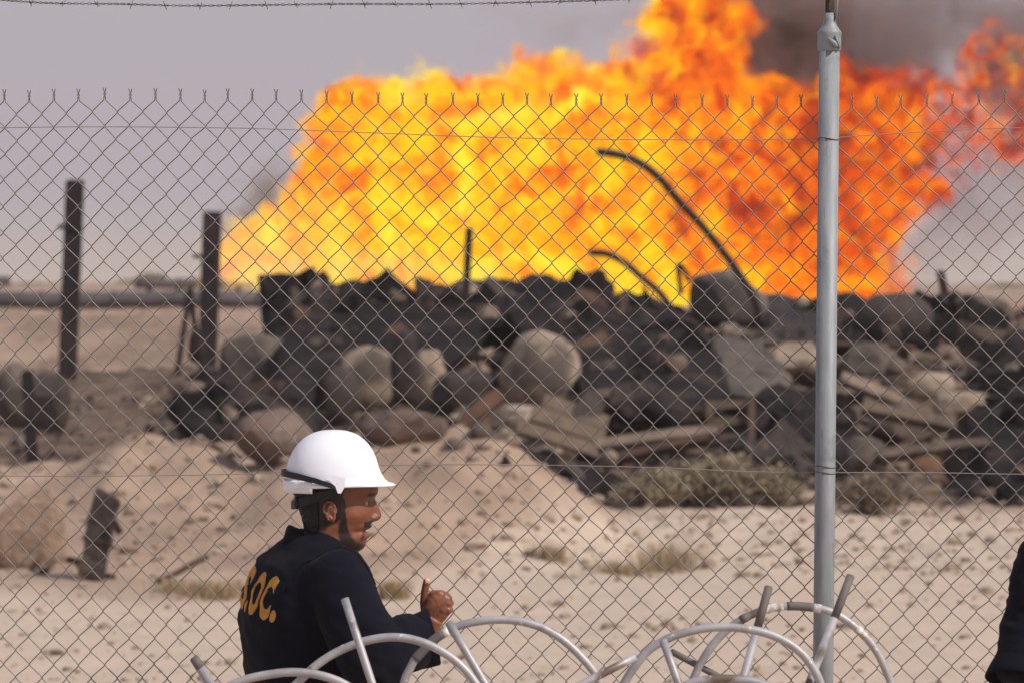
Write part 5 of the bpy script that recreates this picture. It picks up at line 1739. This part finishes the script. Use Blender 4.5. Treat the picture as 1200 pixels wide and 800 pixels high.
flames = [fE(318, 292, 62, 46), fE(405, 255, 70, 100), fE(448, 152, 58, 58), fE(350, 300, 90, 46), fE(440, 205, 90, 118), fE(520, 220, 100, 130), fE(610, 225, 110, 142), fE(700, 215, 110, 146),
          fE(780, 190, 100, 155), fE(815, 120, 72, 100), fE(818, 26, 60, 60), fE(752, 108, 70, 52), fE(905, 150, 70, 60), fE(850, 220, 110, 140), fE(930, 230, 110, 125), fE(1002, 196, 92, 112), fE(1075, 205, 48, 60, 1.5), fE(985, 316, 74, 46), fE(900, 290, 110, 60), fE(1060, 140, 75, 70), fE(1120, 150, 62, 50), fE(1180, 152, 60, 52, 1.6),
          fE(1168, 76, 48, 40, 1.3), fE(1240, 120, 70, 70, 1.6), fE(1038, 248, 40, 46, 1.4), fE(600, 320, 320, 46)]
t = NT('fire_volume')
P = t.pos()
w1 = t.vmath('SCALE', t.vmath('SUBTRACT', t.noise(P, .75, 2.0, .5, 0, 1), (.5, .5, .5)), scale=2.1)
w2 = t.vmath('SCALE', t.vmath('SUBTRACT', t.noise(P, 2.6, 2.0, .5, 0, 1), (.5, .5, .5)), scale=.75)
PW = t.vmath('ADD', P, t.vmath('ADD', w1, w2))
fld = field(t, PW, flames)
det = t.noise(PW, 1.5, 5.0, .62, .6)
x = t.n('SeparateXYZ', {0: P}).outputs[0]; zc = t.n('SeparateXYZ', {0: P}).outputs[2]
d0 = t.math('ADD', fld, t.math('MULTIPLY', t.math('SUBTRACT', det, .5), 1.3))
dens = t.maprange(d0, 0.0, .6)
thin = t.maprange(x, 4.5, 9.5, 0.0, .75)            # the flames break up to the right
dens = t.math('MULTIPLY', dens, t.maprange(t.math('SUBTRACT', det, t.math('MULTIPLY', thin, .42)), .22, .38))
k = t.math('MULTIPLY', dens, 10.0)
cn = t.noise(PW, 1.7, 5.0, .60, .3)
cn2 = t.noise(P, .42, 2.0, .5)
tx = t.math('ADD', t.math('MULTIPLY', t.math('SUBTRACT', cn, .5), 2.7), t.math('MULTIPLY', t.math('SUBTRACT', cn2, .5), .7))
gx = t.n('MapRange', {0: x, 1: 0.5, 2: 7.5, 3: .41, 4: .82}, interpolation_type='SMOOTHSTEP').outputs[0]
gz = t.maprange(zc, 2.0, 4.5, -.16, 0.0)
tt = t.math('ADD', t.math('ADD', tx, gx), gz)
fc = t.ramp(tt, [(0.0, lin(255, 236, 60)), (.22, lin(255, 212, 0)), (.40, lin(255, 176, 0)), (.54, lin(255, 138, 4)), (.68, lin(248, 98, 8)), (.84, lin(206, 56, 10)), (1.0, lin(120, 38, 20))])
pale = t.math('MULTIPLY', t.maprange(x, -2.8, -5.6), t.maprange(zc, 4.6, 2.6))  # haze at the lower left, put into the flame colour
edge = t.maprange(d0, .14, .0, 0.0, .6)
edge = t.math('MULTIPLY', edge, t.maprange(x, 5.0, -1.0, .0, .8))
fc = t.mix(t.math('MAXIMUM', t.math('MULTIPLY', pale, .4), edge), fc, lin(255, 200, 150))
em = t.n('Emission', {'Color': fc, 'Strength': t.math('MULTIPLY', k, 1.15)})
ab = t.n('VolumeAbsorption', {'Color': (0, 0, 0, 1), 'Density': k})
ad = t.n('AddShader', {0: em, 1: ab})
t.t.links.new(ad.outputs[0], t.out.inputs['Volume'])
fire_mat = t.m
fire_mat.cycles.volume_step_rate = 0.22
v, f = hull('f', flames, .75, .28, None)
o = put('fire', v, f, fire_mat)
tag(o, 'huge wall of yellow and orange flames burning behind the rubble bank', 'fire')
# smoke
def smoke(name, label, ells, colr, dens, rate=.5, sc=.6, grow=.5):
    t = NT(name + '_volume')
    P = t.pos()
    w1 = t.vmath('SCALE', t.vmath('SUBTRACT', t.noise(P, sc, 3.0, .55, 0, 1), (.5, .5, .5)), scale=2.4)
    PW = t.vmath('ADD', P, w1)
    fld = field(t, PW, ells)
    n = t.noise(PW, sc * 2.2, 4.0, .6)
    d = t.maprange(t.math('ADD', fld, t.math('MULTIPLY', t.math('SUBTRACT', n, .5), 2.6)), 0.0, .8)
    pv = t.n('VolumePrincipled', {'Color': colr, 'Density': t.math('MULTIPLY', d, dens), 'Anisotropy': .2})
    t.t.links.new(pv.outputs[0], t.out.inputs['Volume'])
    t.m.cycles.volume_step_rate = rate
    v, f = hull('s', ells, grow, .35, None)
    o = put(name, v, f, t.m)
    tag(o, label, 'smoke')
    return o
def gE(cx, cy, rx, ry, rd, d): return fE(cx, cy, rx, ry, rd, d)
smoke('smoke_cloud', 'dark reddish brown smoke rolling up behind the flames at upper right', [gE(930, 60, 110, 90, 2.2, 80), gE(1040, 40, 110, 80, 2.2, 80), gE(1150, 10, 120, 55, 2.2, 80), gE(880, -30, 120, 80, 2.2, 80), gE(1230, 60, 120, 100, 2.2, 80)], (.52, .41, .39, 1), .95)
smoke('dark_smoke', 'dense dark brown smoke knot between the flame top and the post', [gE(925, 50, 62, 72, 1.6, 79), gE(985, 95, 50, 34, 1.4, 79)], (.40, .26, .22, 1), 1.8)
smoke('faint_smoke', 'faint grey brown smoke drifting above the middle of the flames', [gE(650, 40, 90, 42, 1.4, 80), gE(740, 20, 60, 34, 1.4, 80)], (.55, .45, .44, 1), .22)
smoke('smoke_wisp', 'small dark smoke puff at the left foot of the flames beside the tall post', [gE(318, 232, 40, 42, 1.2, 78), gE(285, 262, 30, 26, 1.0, 78)], (.40, .33, .28, 1), 1.6, sc=1.1, grow=.35)

smoke('grey_smoke', 'thin pale grey smoke drifting low in front of the left foot of the flames', [gE(330, 322, 85, 22, 1.0, 70), gE(450, 326, 90, 18, 1.0, 70), gE(560, 318, 60, 16, .8, 70)], (.85, .80, .78, 1), .55, sc=.9, grow=.3)
smoke('smoke_haze', 'pinkish grey smoke trailing down right of the flames above the crest boulders', [gE(1130, 245, 80, 60, 1.6, 82), gE(1220, 210, 90, 80, 1.6, 82), gE(1090, 300, 60, 26, 1.2, 82)], (.86, .74, .70, 1), .5)
# ------------------------------------------------------------------ dusty air
t = NT('dusty_air')
pv = t.n('VolumePrincipled', {'Color': (.90, .88, .89, 1), 'Density': .0005, 'Anisotropy': .3})
t.t.links.new(pv.outputs[0], t.out.inputs['Volume'])
x0, x1, y0, y1, z0, z1 = -420, 420, -20, 900, -3.5, 14
hv_ = [(x, y, z) for x in (x0, x1) for y in (y0, y1) for z in (z0, z1)]
put('haze', hv_, [(0, 1, 3, 2), (4, 6, 7, 5), (0, 4, 5, 1), (2, 3, 7, 6), (0, 2, 6, 4), (1, 5, 7, 3)], t.m, None, False)['kind'] = 'stuff'
